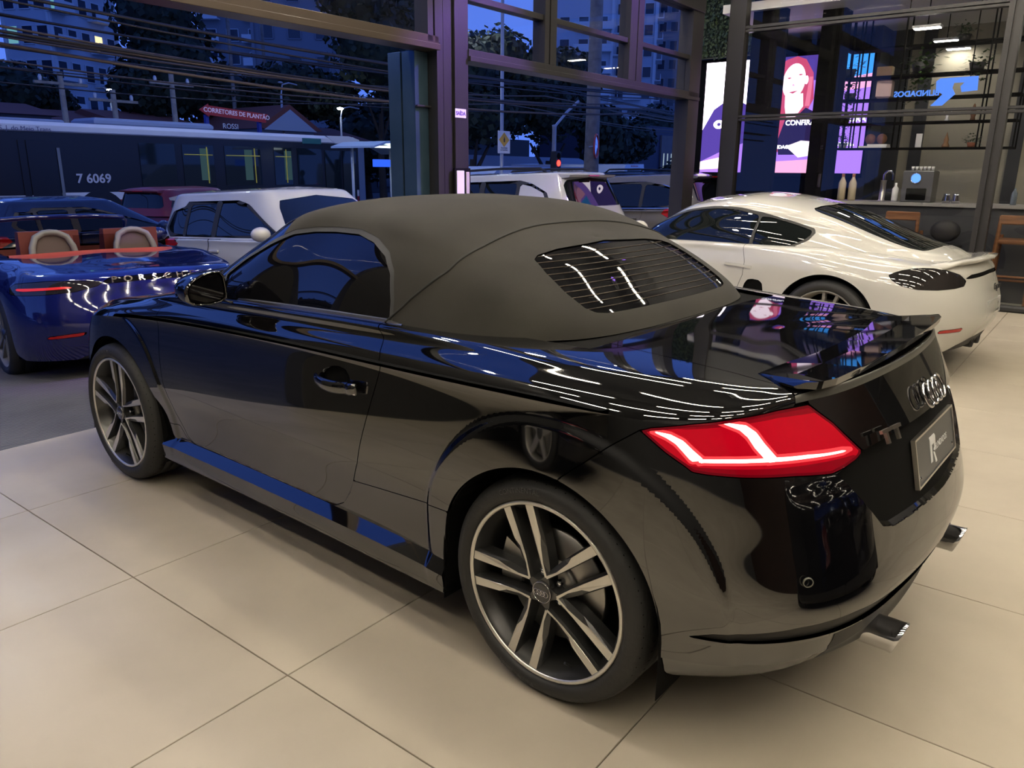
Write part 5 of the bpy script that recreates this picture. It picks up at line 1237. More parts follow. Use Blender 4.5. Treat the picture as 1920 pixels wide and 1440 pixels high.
led('hands', 'skin', [(3.10,1.84),(2.88,1.92),(2.66,1.90),(2.64,1.72),(2.90,1.68)], .006)
led('desk', 'lilac', [(3.30,1.46),(3.62,1.46),(3.62,2.00),(3.30,2.02)], .0065); led('table_top', 'pink', [(2.62,1.46),(3.30,1.46),(3.30,1.62),(2.62,1.66)], .0062)
Ml = lambda x, z: at_led(x, z)
def at_led(x, z): return frame((x, Y0+.009, z), (-1, 0, 0), (0, 0, 1))
m_ledw = glow('led_text', (.9,.9,1), 2.6)
for t, x, z, sz in (('CONFIRA', 2.92, 2.17, .10), ('AGORA', 2.20, 2.20, .11), ('BLINDAGEM', 3.16, 1.83, .07), ('SEGURA', 2.24, 1.86, .06)):
    text('screen_lettering', t, sz, at_led(x, z), m_ledw, vw, depth=.0005, bold=.003)
# living wall above the screen
vg = thing('vertical_garden', 'green living wall panel above the bright screen by the corner', 'plant wall', RM(0, 0, 0), TH)
rb('backing', vg, mat('moss_backing', (.015,.022,.008), .9), (3.30,4.6,-9.62,-9.5,3.15,4.8))
lv = MB()
for i in range(2600):
    x, z = random.uniform(3.3, 4.6), random.uniform(3.15, 4.8); y = -9.5+random.uniform(0, .09); a = random.uniform(0, 2*PI); l = random.uniform(.03, .075)
    d = Vector((math.cos(a)*.6, random.uniform(.1, .8), math.sin(a)-.4)).normalized()*l; q = Vector((-d.z, 0, d.x))*.32; p = Vector((x, y, z))
    lv.add([p, p+d*.5+q, p+d, p+d*.5-q], [(0,1,2,3)])
o = lv.build('leaves', mat('living_leaf', (.07,.10,.02), .55, noise=(9,(.02,.04,.01),.35,.65)), vg, fix=False); o['kind'] = 'stuff'
# illuminated mirrored sign inside the office
sg = thing('shop_sign', 'blue backlit R logo with mirrored lettering hanging inside the office glass', 'sign', RM(0, 0, 0), TH)
m_sign = glow('sign_blue', (.10,.28,1.0), 1.25)
def sgp(P): return [(.62+.33*(.5-u)*1.0, 2.20+.30*v) for u, v in P]
R1 = [(.10,.98),(.88,1.0),(1.0,.46),(.80,.40),(.66,.48),(.70,.74),(.30,.74),(.26,.58),(.44,.40),(.64,.50),(.30,.02),(0.0,0.0),(.26,.36),(.12,.44),(.06,.66)]
MB().prism([(.86-.44*u, 2.20+.29*v) for u, v in [(.06,.88),(.14,.98),(.98,1.0),(1.0,.50),(.66,.46),(.62,.66),(.70,.80),(.46,.80),(.44,.62),(.52,.40),(.26,0.0),(0,.0),(.24,.40),(.08,.55)]], -7.73, -7.70, 'y').build('sign_logo', m_sign, sg)
text('sign_lettering', 'BLINDADOS', .085, frame((1.02, -7.70, 2.335), (1, 0, 0), (0, 0, 1)), m_sign, sg, depth=.008, bold=.002, sx=1.0)
rb('sign_hanger', sg, m_matte, (.50,.51,-7.72,-7.71,2.45,3.4)); rb('sign_hanger', sg, m_matte, (1.20,1.21,-7.72,-7.71,2.36,3.4))
# hanging shelf rack, counter and what stands on them
rk = thing('shelf_rack', 'black metal ceiling rack of long open shelves over the office counter', 'shelf', RM(0, 0, 0), TH)
SZ = (2.98, 2.64, 2.37, 2.08, 1.77)
for z in SZ: rb('shelf_board', rk, m_matte, (.10,2.12,-8.95,-8.65,z-.012,z+.012))
for x in (2.12, 2.02, 1.90, 1.42, .48, .10):
    for y in (-8.95, -8.65): rb('upright', rk, m_matte, (x-.008,x+.008,y-.008,y+.008,1.76,3.4), ch=0)
ct = thing('office_counter', 'dark counter with pale worktop running along behind the office glass', 'counter', RM(0, 0, 0), TH)
rb('carcass', ct, m_dkpanel, (-.3,1.98,-8.8,-8.30,0,1.08)); rb('worktop', ct, mat('worktop', (.32,.31,.30), .3), (-.35,1.98,-8.85,-8.25,1.08,1.12))
m_pot = mat('dark_pot', (.03,.03,.03), .6); m_leafm = mat('house_leaf', (.05,.10,.022), .5, noise=(14,(.02,.05,.012),.35,.65)); m_terra = mat('terracotta', (.35,.12,.06), .7)
def plant(x, z, label, trail, sz, pot=m_pot, y=-8.8, n=130):
    t = thing('potted_plant', label, 'plant', RM(x, y, z), TH)
    MB().lathe([(0,0),(sz*.22,0),(sz*.30,sz*.34),(sz*.27,sz*.34),(sz*.25,sz*.28),(0,sz*.28)], 14).build('pot', pot, t)
    l = MB()
    for i in range(n):
        a = random.uniform(0, 2*PI); e = random.uniform(-.2, 1.2) if not trail else random.uniform(-1.2, .9); r = sz*random.uniform(.15, .75)
        p = Vector((math.cos(a)*math.cos(e)*r*.9, math.sin(a)*math.cos(e)*r*.8, sz*.34+math.sin(e)*r-(trail*sz*random.random()**2 if trail and random.random() < .6 else 0)))
        d = Vector((math.cos(a), math.sin(a), random.uniform(-.6, .6))).normalized()*sz*random.uniform(.12, .26); q = d.cross(Vector((0, 0, 1))).normalized()*d.length*.3
        l.add([p, p+d*.5+q, p+d, p+d*.5-q], [(0,1,2,3)])
    o = l.build('leaves', m_leafm, t, fix=False); o['kind'] = 'stuff'
plant(2.10, 2.65, 'bushy dark plant on the left end of the top office shelf', .6, .34); plant(2.04, 2.38, 'small trailing plant on the left end of the second office shelf', .5, .26); plant(2.08, 2.09, 'long leaved plant on the left end of the third office shelf', .8, .26)
plant(1.22, 2.65, 'large trailing fern hanging off the middle of the office shelf', 1.1, .42, n=220); plant(.62, 2.65, 'upright green plant near the right end of the office shelf', .2, .30); plant(.55, 1.78, 'small plant in a terracotta pot on the lowest office shelf', .0, .17, m_terra); plant(2.06, 1.78, 'white potted plant on the lowest shelf before the screen', .0, .2, mat('white_pot', (.6,.6,.6), .5)); plant(.80, 2.99, 'spiky plant on top of the office rack', .0, .25)
def small(kind, label, x, z, mb, m, y=-8.8, cat=None, grp=None):
    o = mb.build(kind, m, None, RM(x, y, z), (0, 0, TH)); tag(o, label, cat or kind.split('_')[-1], grp); return o
small('glass_vase', 'round amber glass vase on the second office shelf', .95, 2.37+.012, MB().lathe([(0,0),(.05,.005),(.085,.06),(.075,.12),(.045,.15),(.05,.16)], 18), mat('amber_glass', (.30,.17,.06), .05, coat=.5), cat='vase')
small('paper_lantern', 'pinkish square lantern on the second office shelf', 1.62, 2.382, MB().box((0, 0, .12), (.18, .14, .24), ch=.03), mat('pale_pink_shade', (.5,.36,.36), .7), cat='lantern')
small('wooden_box', 'small wooden box on the top shelf beside the screen', 1.64, 2.652, MB().box((0, 0, .06), (.18, .12, .12), ch=.006), mat('pale_wood', (.22,.13,.05), .6), cat='box')
for i, x in enumerate((1.72, 1.58)): small('wicker_ball', ('left wicker ball on the books on the lowest shelf', 'right wicker ball on the books on the lowest shelf')[i], x, 1.83, MB().ball((0, 0, .065), .065, 14, 10), mat('wicker', (.20,.09,.045), .8, bump=(70,.6)), cat='ball')
small('book', 'white book lying under the wicker balls, lower of two', 1.66, 1.782, MB().box((0, 0, .012), (.34, .22, .024), ch=.002), m_white, cat='book'); small('book', 'white book lying under the wicker balls, upper of two', 1.61, 1.807, MB().box((0, 0, .01), (.24, .18, .02), ch=.002), m_white, cat='book')
small('framed_picture', 'small white framed picture standing on the lowest office shelf', 1.14, 1.782, MB().box((0, 0, .085), (.07, .02, .17), ch=.003), m_white, cat='picture')
small('figurine', 'small tapered wooden figurine on the lowest office shelf', .83, 1.782, MB().lathe([(0,0),(.04,0),(.045,.02),(.025,.06),(.03,.09),(.012,.14),(0,.19)], 12), mat('tan_wood', (.28,.15,.07), .6), cat='figurine')
small('figurine', 'white antler figurine on the third office shelf', .86, 2.092, MB().lathe([(0,0),(.03,0),(.015,.04),(.02,.07),(0,.09)], 10).tube([(0,0,.07),(-.04,0,.11),(-.05,0,.15)], .006, 6).tube([(0,0,.07),(.04,0,.11),(.05,0,.15)], .006, 6), m_white, cat='figurine')
small('figurine', 'brown horse figurine near the right end of the third office shelf', .58, 2.092, MB().lathe([(0,0),(.03,0),(.022,.04),(.035,.09),(.02,.14),(.012,.18),(0,.20)], 12), mat('brown_wood', (.16,.07,.03), .6), cat='figurine')
for i, x in enumerate((1.92, 1.79)):
    b = thing('bottle', ('left cream bottle on the counter before the screen', 'right cream bottle on the counter before the screen')[i], 'bottle', RM(x, -8.5, 1.12), TH)
    MB().lathe([(0,0),(.045,0),(.048,.02),(.048,.22),(.02,.28),(.016,.30),(0,.30)], 16).build('body', mat('cream_label', (.55,.47,.33), .5), b); MB().lathe([(.017,.295),(.019,.30),(.019,.335),(0,.335)], 12).build('cap', mat('orange_cap', (.5,.2,.06), .5), b)
cm = thing('coffee_machine', 'grey coffee machine with a glowing blue round dial on the counter', 'coffee machine', RM(1.0, -8.52, 1.12), TH)
MB().box((0, 0, .19), (.34, .34, .38), ch=.012).build('housing', mat('machine_grey', (.16,.16,.16), .35, metal=.5), cm); MB().box((0, .16, .10), (.22, .06, .14), ch=.006).build('drip_bay', m_matte, cm)
MB().lathe([(.055,0),(.062,.01),(.062,-.03)], 24, 'y').build('dial_ring', m_chrome, cm, (.02, .19, .29)); MB().lathe([(0,.004),(.054,.004)], 24, 'y').build('dial_light', glow('dial_blue', (.12,.32,1), 2.0), cm, (.02, .185, .29))
for i in range(6):
    small('cup', 'white cup in the row on top of the coffee machine', .88+.045*i, 1.505, MB().lathe([(0,0),(.012,0),(.02,.045),(.017,.045),(.010,.006),(0,.006)], 12), m_white, -8.52, 'cup', 'cups on the coffee machine')
tp = thing('beer_tap', 'tall chrome tap column with curved spout on the office counter', 'tap', RM(1.42, -8.5, 1.12), TH)
MB().lathe([(0,0),(.05,0),(.045,.01),(.035,.02),(.035,.25),(.04,.26)], 18).build('column', m_alu, tp); MB().tube([(0,0,.25),(0,0,.33),(-.03,0,.37),(-.08,0,.37),(-.10,0,.33),(-.10,0,.26)], .014, 10).build('spout', m_chrome, tp)
small('bottle', 'white soap bottle beside the tap on the office counter', 1.27, 1.12, MB().lathe([(0,0),(.035,0),(.037,.02),(.037,.16),(.014,.19),(.014,.23),(0,.23)], 14), m_white, -8.5, 'bottle')
for i, x in enumerate((.68, .58)): small('steel_jug', ('left shiny steel jug beside the coffee machine', 'right shiny steel jug beside the coffee machine')[i], x, 1.12, MB().lathe([(0,0),(.045,0),(.05,.03),(.035,.09),(.04,.11),(.036,.11),(.03,.08)], 16), m_chrome, -8.5, 'jug')
small('water_bottle', 'small clear water bottle on the counter behind the double post', -.02, 1.12, MB().lathe([(0,0),(.03,0),(.032,.02),(.032,.13),(.012,.17),(.012,.19),(0,.19)], 14), mat('pet_bottle', (.35,.42,.5), .05, trans=.6), -8.5, 'bottle')
m_stool = mat('teak', (.24,.10,.035), .45, noise=(4,(.13,.05,.018),.3,.7,6,(1,1,8)))
def stool(x, y, label, rz):
    t = thing('bar_stool', label, 'stool', RM(x, y, 0), rz)
    for sx in (-.18, .18):
        for sy in (-.17, .17): MB().tube([(sx*1.1, sy*1.1, 0), (sx*.92, sy*.92, .80 if sy > 0 else 1.02)], .021, 8).build('leg', m_stool, t)
    MB().box((0, 0, .74), (.38, .36, .05), ch=.015).build('seat', m_stool, t); MB().box((0, -.16, .98), (.36, .035, .10), ch=.01).build('backrest', m_stool, t)
    for z, y_ in ((.28, .18), (.36, -.18)): MB().tube([(-.19, y_, z), (.19, y_, z)], .014, 8).build('footrest', m_stool, t)
    for sx in (-.19, .19): MB().tube([(sx, -.18, .42), (sx, .18, .42)], .012, 8).build('stretcher', m_stool, t)
stool(-.17, -7.95, 'teak bar stool inside the office glass behind the coupe tail', TH+PI); stool(1.0, -7.95, 'teak bar stool mostly hidden by the white coupe rear window', TH+PI)
cs = thing('office_chair', 'black round backed chair inside the office glass above the coupe', 'chair', RM(.55, -7.93, 0), TH)
MB().ball((0, 0, .82), .16, 14, 10, (1, .35, .8)).build('backrest', m_shell, cs); MB().lathe([(0,.62),(.19,.62),(.2,.66),(0,.69)], 20).build('seat', m_shell, cs); MB().lathe([(.22,0),(.2,.02),(.03,.04),(.025,.62)], 20).build('pedestal', m_chrome, cs)
# ------------------------------------------------------------------ forecourt and street
def grooved():
    m = mat('grooved_concrete', (.105,.10,.095), .55, noise=(2.5,(.065,.062,.06),.35,.7,8))
    N = m.node_tree.nodes; L = m.node_tree.links; tc = [n for n in N if n.type == 'TEX_COORD'][0]
    w = N.new('ShaderNodeTexWave'); w.inputs['Scale'].default_value = 9.0; w.bands_direction = 'X'; L.new(tc.outputs['Object'], w.inputs['Vector'])
    b = N.new('ShaderNodeBump'); b.inputs['Strength'].default_value = .9; b.inputs['Distance'].default_value = .012; L.new(w.outputs['Fac'], b.inputs['Height']); L.new(b.outputs[0], N['Principled BSDF'].inputs['Normal'])
    return m
fc = hall('terrain_forecourt')
MB().add([(3.43, 14, -.012), (3.43, -22, -.012), (12, -22, -.43), (12, 14, -.43), (3.43, 14, -.3), (3.43, -22, -.3), (12, -22, -.7), (12, 14, -.7)], [(0,3,2,1),(4,5,6,7),(0,1,5,4),(1,2,6,5),(2,3,7,6),(3,0,4,7)]).build('ramp', grooved(), fc)
st = hall('road'); rb('asphalt', st, mat('asphalt', (.035,.037,.042), .6, noise=(20,(.05,.052,.058),.4,.6)), (12,27.5,-140,60,-.6,-.44), ch=0)
rb('far_ground', st, mat('far_pavement', (.06,.06,.062), .8), (27.5,140,-220,60,-.6,-.33), ch=0); rb('kerb', st, mat('kerb_stone', (.16,.16,.16), .8), (27.3,27.6,-140,60,-.5,-.28), ch=.02)
# city bus
m_busw = mat('bus_white', (.60,.60,.64), .35); m_busr = mat('bus_red', (.26,.02,.03), .4); m_busb = mat('bus_black', (.010,.010,.013), .3); m_busg = mat('bus_glass', (.008,.014,.02), .05)
bus = thing('city_bus', 'white and dark red city bus with number 7 6069 crossing the street', 'bus', RM(23, 0, -.44), TH)
def bb(name, m, x0, x1, y0, y1, z0, z1, ch=.0): return rb(name, bus, m, (x0,x1,y0,y1,z0+.44,z1+.44), ch=ch)
bb('body', m_busb, 0, 2.5, -18.75, -5.9, -.12, 2.38, ch=.03); bb('roof', m_busw, -.02, 2.52, -18.7, -5.9, 2.30, 2.64, ch=.10)
MB().prism([(-18.85,2.36+.44),(-17.6,2.38+.44),(-17.2,2.64+.44),(-18.3,2.66+.44),(-18.8,2.55+.44)], -.03, 2.53, 'x').build('front_dome', m_busw, bus)
for y0, y1 in ((-18.7,-9.75), (-7.0,-5.9)): bb('white_band', m_busw, -.025, 0, y0, y1, .42, .66); bb('red_skirt', m_busr, -.025, 0, y0, y1, -.08, .42)
bb('white_band', m_busw, -.025, 0, -9.75, -7.62, .50, .72)
for y0, y1 in ((-8.12,-7.62), (-9.75,-9.22)): bb('red_skirt', m_busr, -.025, 0, y0, y1, -.08, .50)
m_busint = glow('bus_saloon_light', (.25,.55,.62), .10)
for i, (y0, y1, lit) in enumerate(((-11.15,-10.0,0), (-12.5,-11.4,1), (-14.3,-12.9,1), (-15.6,-14.85,1), (-16.95,-15.85,0))):
    w = bb('window', m_busg, -.02, .0, y0, y1, .88, 2.16, ch=.004)
    rb('window_rubber', bus, m_busb, (-.024,-.004,y0-.03,y0,.86+.44,2.18+.44))
    if lit:
        MB().box((-.024, (y0+y1)/2-.2, 1.55+.44), (.006, .30, 1.0)).build('saloon_glow_panel', m_busint, bus)  # lit interior painted as dim glow of this panel and the rail
        MB().tube([(-.028, y0+.25, .95+.44), (-.028, y0+.25, 2.1+.44)], .02, 6).tube([(-.028, y0+.05, 1.85+.44), (-.028, y1-.05, 1.85+.44)], .016, 6).build('grab_rail', mat('yellow_rail', (.5,.42,.05), .4, emit=(.5,.42,.05), es=.12), bus)
for y0, y1 in ((-17.85,-17.1), (-18.6,-17.95)): bb('door', m_busg, -.03, 0, y0, y1, .05, 2.12, ch=.005)
for y0, y1 in ((-7.60,-6.85), (-6.82,-6.65)): bb('door', m_busb, -.03, 0, y0, y1, -.05, 2.14, ch=.005)
MB().box((-.035, -7.66, .95+.44), (.02, .08, 2.0)).build('door_post', mat('bus_grey', (.16,.17,.19), .4), bus)
bb('roof_pod', mat('pod_grey', (.20,.24,.34), .4), .5, 2.0, -12.9, -9.0, 2.62, 2.86, ch=.08); bb('roof_pod', mat('pod_grey'), .6, 1.9, -8.2, -6.1, 2.62, 2.74, ch=.04)
text('bus_number', '7 6069', .36, frame((-.03, -8.55, 1.10+.44), (0, -1, 0), (0, 0, 1)), mat('bus_print', (.5,.5,.55), .5), bus, depth=.003, bold=.008)
text('bus_lettering', 'S. J. do Meio Trans', .17, frame((-.035, -6.9, 2.43+.44), (0, -1, 0), (0, 0, 1)), mat('bus_print_dark', (.10,.11,.2), .5), bus, depth=.003)
bb('panel_sign', mat('bus_green', (.02,.12,.12), .5), -.03, 0, -16.95, -16.1, 2.33, 2.52)
bb('amber_lamp', glow('amber', (1,.42,.05), 2.5), -.03, 0, -8.05, -7.92, .10, .18)
for y in (-8.67, -15.6):
    MB().prism([(y+.72*math.cos(a), .50+.72*math.sin(a)) for a in [PI*i/14 for i in range(15)]]+[(y-.72, .28), (y+.72, .28)], -.028, .0, 'x').build('wheel_arch', m_busb, bus)
    o = bpy.data.objects.new('wheel', None); COL.objects.link(o); o.parent = bus; o.location = (-.02, y, .50); o.rotation_euler = (0, 0, PI/2)
    MB().lathe([(.28,-.02),(.32,.0),(.44,.015),(.49,-.01),(.50,-.05),(.50,-.26),(.3,-.26)], 36, 'y').build('tyre', m_rubber, o); MB().lathe([(.28,-.02),(.26,-.02),(.22,-.08),(.12,-.06),(.10,.0),(.08,.02),(0,.02)], 28, 'y').build('hub', mat('hub_grey', (.20,.20,.22), .4, metal=.6), o)
    for i in range(8): a = PI/4*i; MB().lathe([(0,.0),(.016,0),(.018,-.05)], 6, 'y', (.165*math.cos(a), -.05, .165*math.sin(a))).build('wheel_nut', m_alu, o)
bb('front_glass', m_busg, .15, 2.35, -18.78, -18.70, .8, 2.3)
# vans
m_vanw = mat('van_white', (.50,.53,.58), .3)
v1 = thing('delivery_van', 'pale van roof passing behind the white sport utility car', 'van', RM(13, -14.0, -.44), TH)
MB().prism([(-.2,.3),(-.2,1.35),(-.55,1.62),(-1.2,2.0),(-5.8,1.98),(-5.9,.3)], 0, 1.9, 'x').build('body', m_vanw, v1); MB().box((.95, -4.0, 2.0), (1.7, 3.4, .03), ch=.01).build('roof_panel', mat('van_blue', (.18,.24,.36), .4), v1)
MB().add([(.05,-.24,1.40),(1.85,-.24,1.40),(1.75,-.50,1.62),(.15,-.50,1.62)], [(0,1,2,3)]).build('windscreen', m_glass_car, v1)
for y in (-1.0, -4.8): MB().lathe([(0,0),(.2,0),(.22,-.02),(.33,0),(.35,-.05),(.35,-.2)], 24, 'x', (-.01, y, .35)).build('wheel', m_rubber, v1)
MB().prism([(-.62,1.2),(-.7,1.65),(-1.5,1.65),(-1.5,1.2)], -.008, .0, 'x').build('side_window', m_glass_car, v1)
v2 = thing('minibus', 'white minibus seen from behind with a round D emblem on its dark rear window', 'bus', RM(14, -23.8, -.44), TH)
# its tail faces the hall's far corner
MB().prism([(0,.35),(0,1.6),(-.12,2.14),(-1.55,2.18),(-1.68,1.6),(-1.70,.35)], .0, 5.4, 'x').build('body', m_vanw, v2)
MB().box((-.012, -.78, 1.62), (.02, .95, .66), ch=.004).build('rear_window', m_busb, v2)
MB().tube([(-.03, -.78+.24*math.cos(2*PI*i/24), 1.62+.20*math.sin(2*PI*i/24)) for i in range(24)], .016, 6, closed=True).build('emblem_ring', mat('emblem_white', (.75,.75,.8), .5), v2)
text('emblem_letter', 'D', .34, frame((-.03, -.78, 1.62), (0, -1, 0), (0, 0, 1)), mat('emblem_white'), v2, depth=.003, bold=.012)
MB().box((2.0, -1.69, 1.65), (3.4, .03, .62), ch=.004).build('side_window', m_busb, v2); MB().box((-.015, -.04, 1.0), (.03, .10, .30)).build('tail_lamp', glow('van_tail_glow', (1,.05,.03), 1.8), v2); MB().box((-.02, -.8, 2.10), (.03, .5, .03)).build('high_lamp', m_red_rf, v2)
for x in (.9, 4.4):
    for y in (-.15, -1.55): MB().lathe([(0,0),(.2,0),(.33,.0),(.35,-.05),(.35,-.2)], 24, 'y', (x, y+.16*(1 if y > -1 else 0), .35)).build('wheel', m_rubber, v2)
# ------------------------------------------------------------------ street furniture
m_conc = mat('concrete_pole', (.20,.185,.17), .85, noise=(6,(.13,.12,.11),.35,.7)); m_galv = mat('galvanised', (.36,.38,.42), .45, metal=.4)
pc = thing('utility_pole', 'thick concrete utility pole with a round traffic mirror in front of the trees', 'pole', RM(11, -16.75, -.40), TH)
MB().lathe([(.235,0),(.195,3.0),(.15,9.0),(0,9.0)], 20).build('shaft', m_conc, pc)
for z in (7.0, 8.0): MB().box((0, 0, z), (.10, 1.9, .10), ch=.01).build('crossarm', m_conc, pc)
mi = thing('traffic_mirror', 'round convex traffic mirror with red rim on the concrete pole', 'mirror', RM(10.72, -16.52, 2.12), TH+.35)
MB().lathe([(0,-.04),(.16,-.025),(.27,.0)], 28, 'x').build('mirror_face', mat('mirror_silver', (.75,.8,.9), .03, metal=1), mi); MB().tube([(-.005, .275*math.cos(2*PI*i/28), .31*math.sin(2*PI*i/28)) for i in range(28)], .027, 8, closed=True).build('red_rim', mat('rim_red', (.5,.06,.04), .4), mi); MB().tube([(.02,0,0),(.2,0,-.02)], .02, 8).build('bracket', m_galv, mi)
sp_ = thing('sign_pole', 'thin grey pole carrying a yellow warning sign', 'pole', RM(10.2, -11.7, -.36), TH); MB().lathe([(.045,0),(.035,6),(0,6)], 14).build('shaft', m_galv, sp_)
ws = thing('warning_sign', 'white board with a yellow diamond warning sign on the thin grey pole', 'sign', RM(10.14, -11.7, 2.06), TH)
MB().box((0,0,0), (.012,.43,.48), ch=.003).build('board', m_white, ws); MB().prism([(0,.21),(.185,.05),(0,-.10),(-.185,.05)], -.012, -.007, 'x').build('diamond', mat('sign_yellow', (.75,.42,.02), .5), ws)
MB().prism([(0,.12),(.025,.06),(.02,.0),(-.02,.0),(-.025,.06)], -.015, -.012, 'x').build('pictogram', m_shell, ws)
text('sign_lettering', 'TRAVESSIA', .05, frame((-.008,0,-.125), (0,-1,0), (0,0,1)), m_shell, ws, depth=.001); text('sign_lettering', 'DE PEDESTRES', .04, frame((-.008,0,-.17), (0,-1,0), (0,0,1)), m_shell, ws, depth=.001)
tl = thing('traffic_light', 'grey mast with slanted arm and a red traffic light', 'traffic light', RM(11, -14.9, -.40), TH)
MB().lathe([(.07,0),(.055,2.95),(.07,3.0),(0,3.02)], 14).build('mast', m_galv, tl); MB().tube([(0,0,2.95),(0,-.55,3.35),(0,-1.1,3.66)], .035, 8).build('arm', m_galv, tl); MB().box((-.1,.05,2.05), (.18,.22,.6), ch=.02).build('signal_head', m_shell, tl)
for z, m in ((2.23,m_matte),(2.05,glow('signal_red', (1,.03,.02), 6)),(1.87,m_matte)): MB().lathe([(0,-.02),(.075,-.015),(.08,0)], 16, 'x').build('signal_lens', m, tl, (-.19,.05,z))
m_lampw = glow('street_lamp_glow', (.85,.95,1), 26)
for i, (x, y, z0, h, arm, lab) in enumerate(((45,-20.1,-.3,6.0,.8,'street lamp glowing white before the left tower'), (30,-23.9,-.3,4.7,-1.2,'street lamp with a long bent arm glowing near the bus shelter'), (30,-20.5,-.3,5.5,-.9,'dark street lamp post rising over the gabled house'))):
    t = thing('street_lamp', lab, 'street lamp', RM(x, y, z0), TH); MB().lathe([(.08,0),(.05,h-.5),(0,h-.5)], 12).build('post', m_galv, t); MB().tube([(0,0,h-.55),(0,.1*arm,h-.1),(0,.5*arm,h),(0,arm,h-.05)], .035, 8).build('arm', m_galv, t)
    MB().ball((0,0,h-.12 if i < 2 else h-.02), .13 if i < 2 else .10, 12, 8, (1,1.3,.5)).build('lamp_head', m_lampw if i < 2 else m_galv, t)
for i, (x, y, h) in enumerate(((26,-10.9,4.2), (26,-13.0,4.9), (26,-9.3,4.6), (34,-20.7,11.0), (36,-24.0,12.0))):
    t = thing('utility_pole', ('dark utility pole with short crossarm over the left shop roofs', 'slim pole with a crossarm behind the bus roof unit', 'left dark pole standing before the tower foot', 'tall pole with rungs rising above the gabled house', 'tallest slim pole beside the tower under scaffold')[i], 'pole', RM(x, y, -.3), TH)
    MB().lathe([(.11,0),(.08,h),(0,h)], 12).build('shaft', m_conc, t); MB().box((0,0,h-.35), (.08,1.6,.09), ch=.01).build('crossarm', m_conc, t)
    MB().lathe([(.05,0),(.06,.1),(.03,.18),(0,.18)], 10).build('insulator', m_galv, t, (0,.6,h-.3)); MB().lathe([(.05,0),(.06,.1),(.03,.18),(0,.18)], 10).build('insulator', m_galv, t, (0,-.6,h-.3))
sh = thing('bus_shelter', 'lit bus shelter with a curved pale roof and blue fascia', 'bus shelter', RM(20, -17.0, -.40), TH)
MB().prism([(1.15,2.60),(.6,2.76),(0,2.80),(-.6,2.68),(-1.2,2.42),(-1.2,2.38),(-.6,2.62),(0,2.73),(.6,2.69),(1.15,2.54)], -1.1, 1.1, 'x').build('roof', mat('shelter_roof', (.45,.55,.65), .4), sh)
MB().box((-.6,-.05,2.60), (.9,.9,.05), ch=.01).build('lamp_panel', glow('shelter_light', (.8,.95,1), 3.2), sh); MB().box((-1.0,.75,2.05), (.06,.75,.24), ch=.01).build('blue_fascia', glow('shelter_blue', (.03,.12,1), 1.2), sh)
text('fascia_lettering', 'Ponto', .2, frame((-1.05,-.35,2.05), (0,-1,0), (0,0,1)), glow('shelter_blue'), sh, depth=.01)
for y in (.9, -.9): MB().lathe([(.05,0),(.05,2.6),(0,2.6)], 12).build('post', m_galv, sh, (.3,y,0))
MB().box((.5,0,.5), (.4,1.8,.06), ch=.01).build('bench', m_galv, sh)
bn = thing('litter_bin', 'round grey litter bin under the bus shelter', 'bin', RM(18.6, -16.2, -.44), TH); MB().lathe([(0,0),(.22,0),(.26,.8),(.2,.9),(0,.92)], 18).build('drum', m_galv, bn); MB().box((-.25,0,.62), (.03,.22,.12)).build('slot', m_matte, bn)
rs = thing('advert_sign', 'red arrow board reading corretores de plantao above the bus roof', 'sign', RM(28, -16.7, 0), TH)
MB().prism([(1.55,3.62),(1.15,3.86),(1.15,3.80),(-1.55,3.62),(-1.45,3.42),(-1.45,3.28),(1.15,3.44),(1.15,3.38)], -.05, .0, 'x').build('arrow_board', mat('sign_red', (.28,.025,.03), .5, emit=(.4,.03,.03), es=.08), rs)
text('sign_lettering', 'CORRETORES DE PLANTÃO', .24, frame((-.06,-.12,3.555), (0,-1,-.055), (0,0,1)), mat('sign_white', (.7,.6,.7), .5, emit=(.7,.6,.8), es=.15), rs, depth=.004, bold=.004)
for y in (1.2, -1.2): MB().box((.1,y,1.5), (.14,.14,3.9)).build('post', mat('blue_post', (.03,.05,.30), .5), rs)
text('sub_lettering', 'ROSSI', .28, frame((-.06,.25,3.05), (0,-1,0), (0,0,1)), m_white, rs, depth=.004)
# wires
m_wire = mat('black_cable', (.02,.018,.018), .6); m_wire2 = mat('worn_cable', (.10,.075,.055), .6)
WI = [(9,3.20,3.26,.02,0),(9,2.86,2.98,.02,1),(9,2.74,2.90,.022,1),(9,2.80,2.94,.018,0),(9,3.12,3.18,.014,0),(10,3.02,3.12,.016,1),(10,2.90,3.02,.016,0),(12,3.55,3.70,.02,0),(12,3.30,3.45,.018,1),(13,3.66,3.80,.02,0),(13,2.9,3.05,.014,0),(14,3.15,3.30,.016,1),(9.5,3.26,3.36,.018,0),(16,3.6,3.9,.018,0),(18,3.2,3.6,.016,0),(22,3.9,4.1,.016,0)]
for i, (x, za, zb, r, mm) in enumerate(WI):
    pts = []
    for k_ in range(25):
        t_ = k_/24; y = 10-45*t_; s_ = ((y+16.75) % 17.0)/17.0; pts.append(RM(x+.3*math.sin(i), y, za+(zb-za)*t_-.22*(1-(2*s_-1)**2)*(1+.3*(i % 3))+.12))
    o = MB().tube(pts, r, 5).build('overhead_cable', m_wire2 if mm else m_wire); tag(o, 'sagging overhead cable strung along the street outside the windows', 'cable', 'overhead cables along the street')
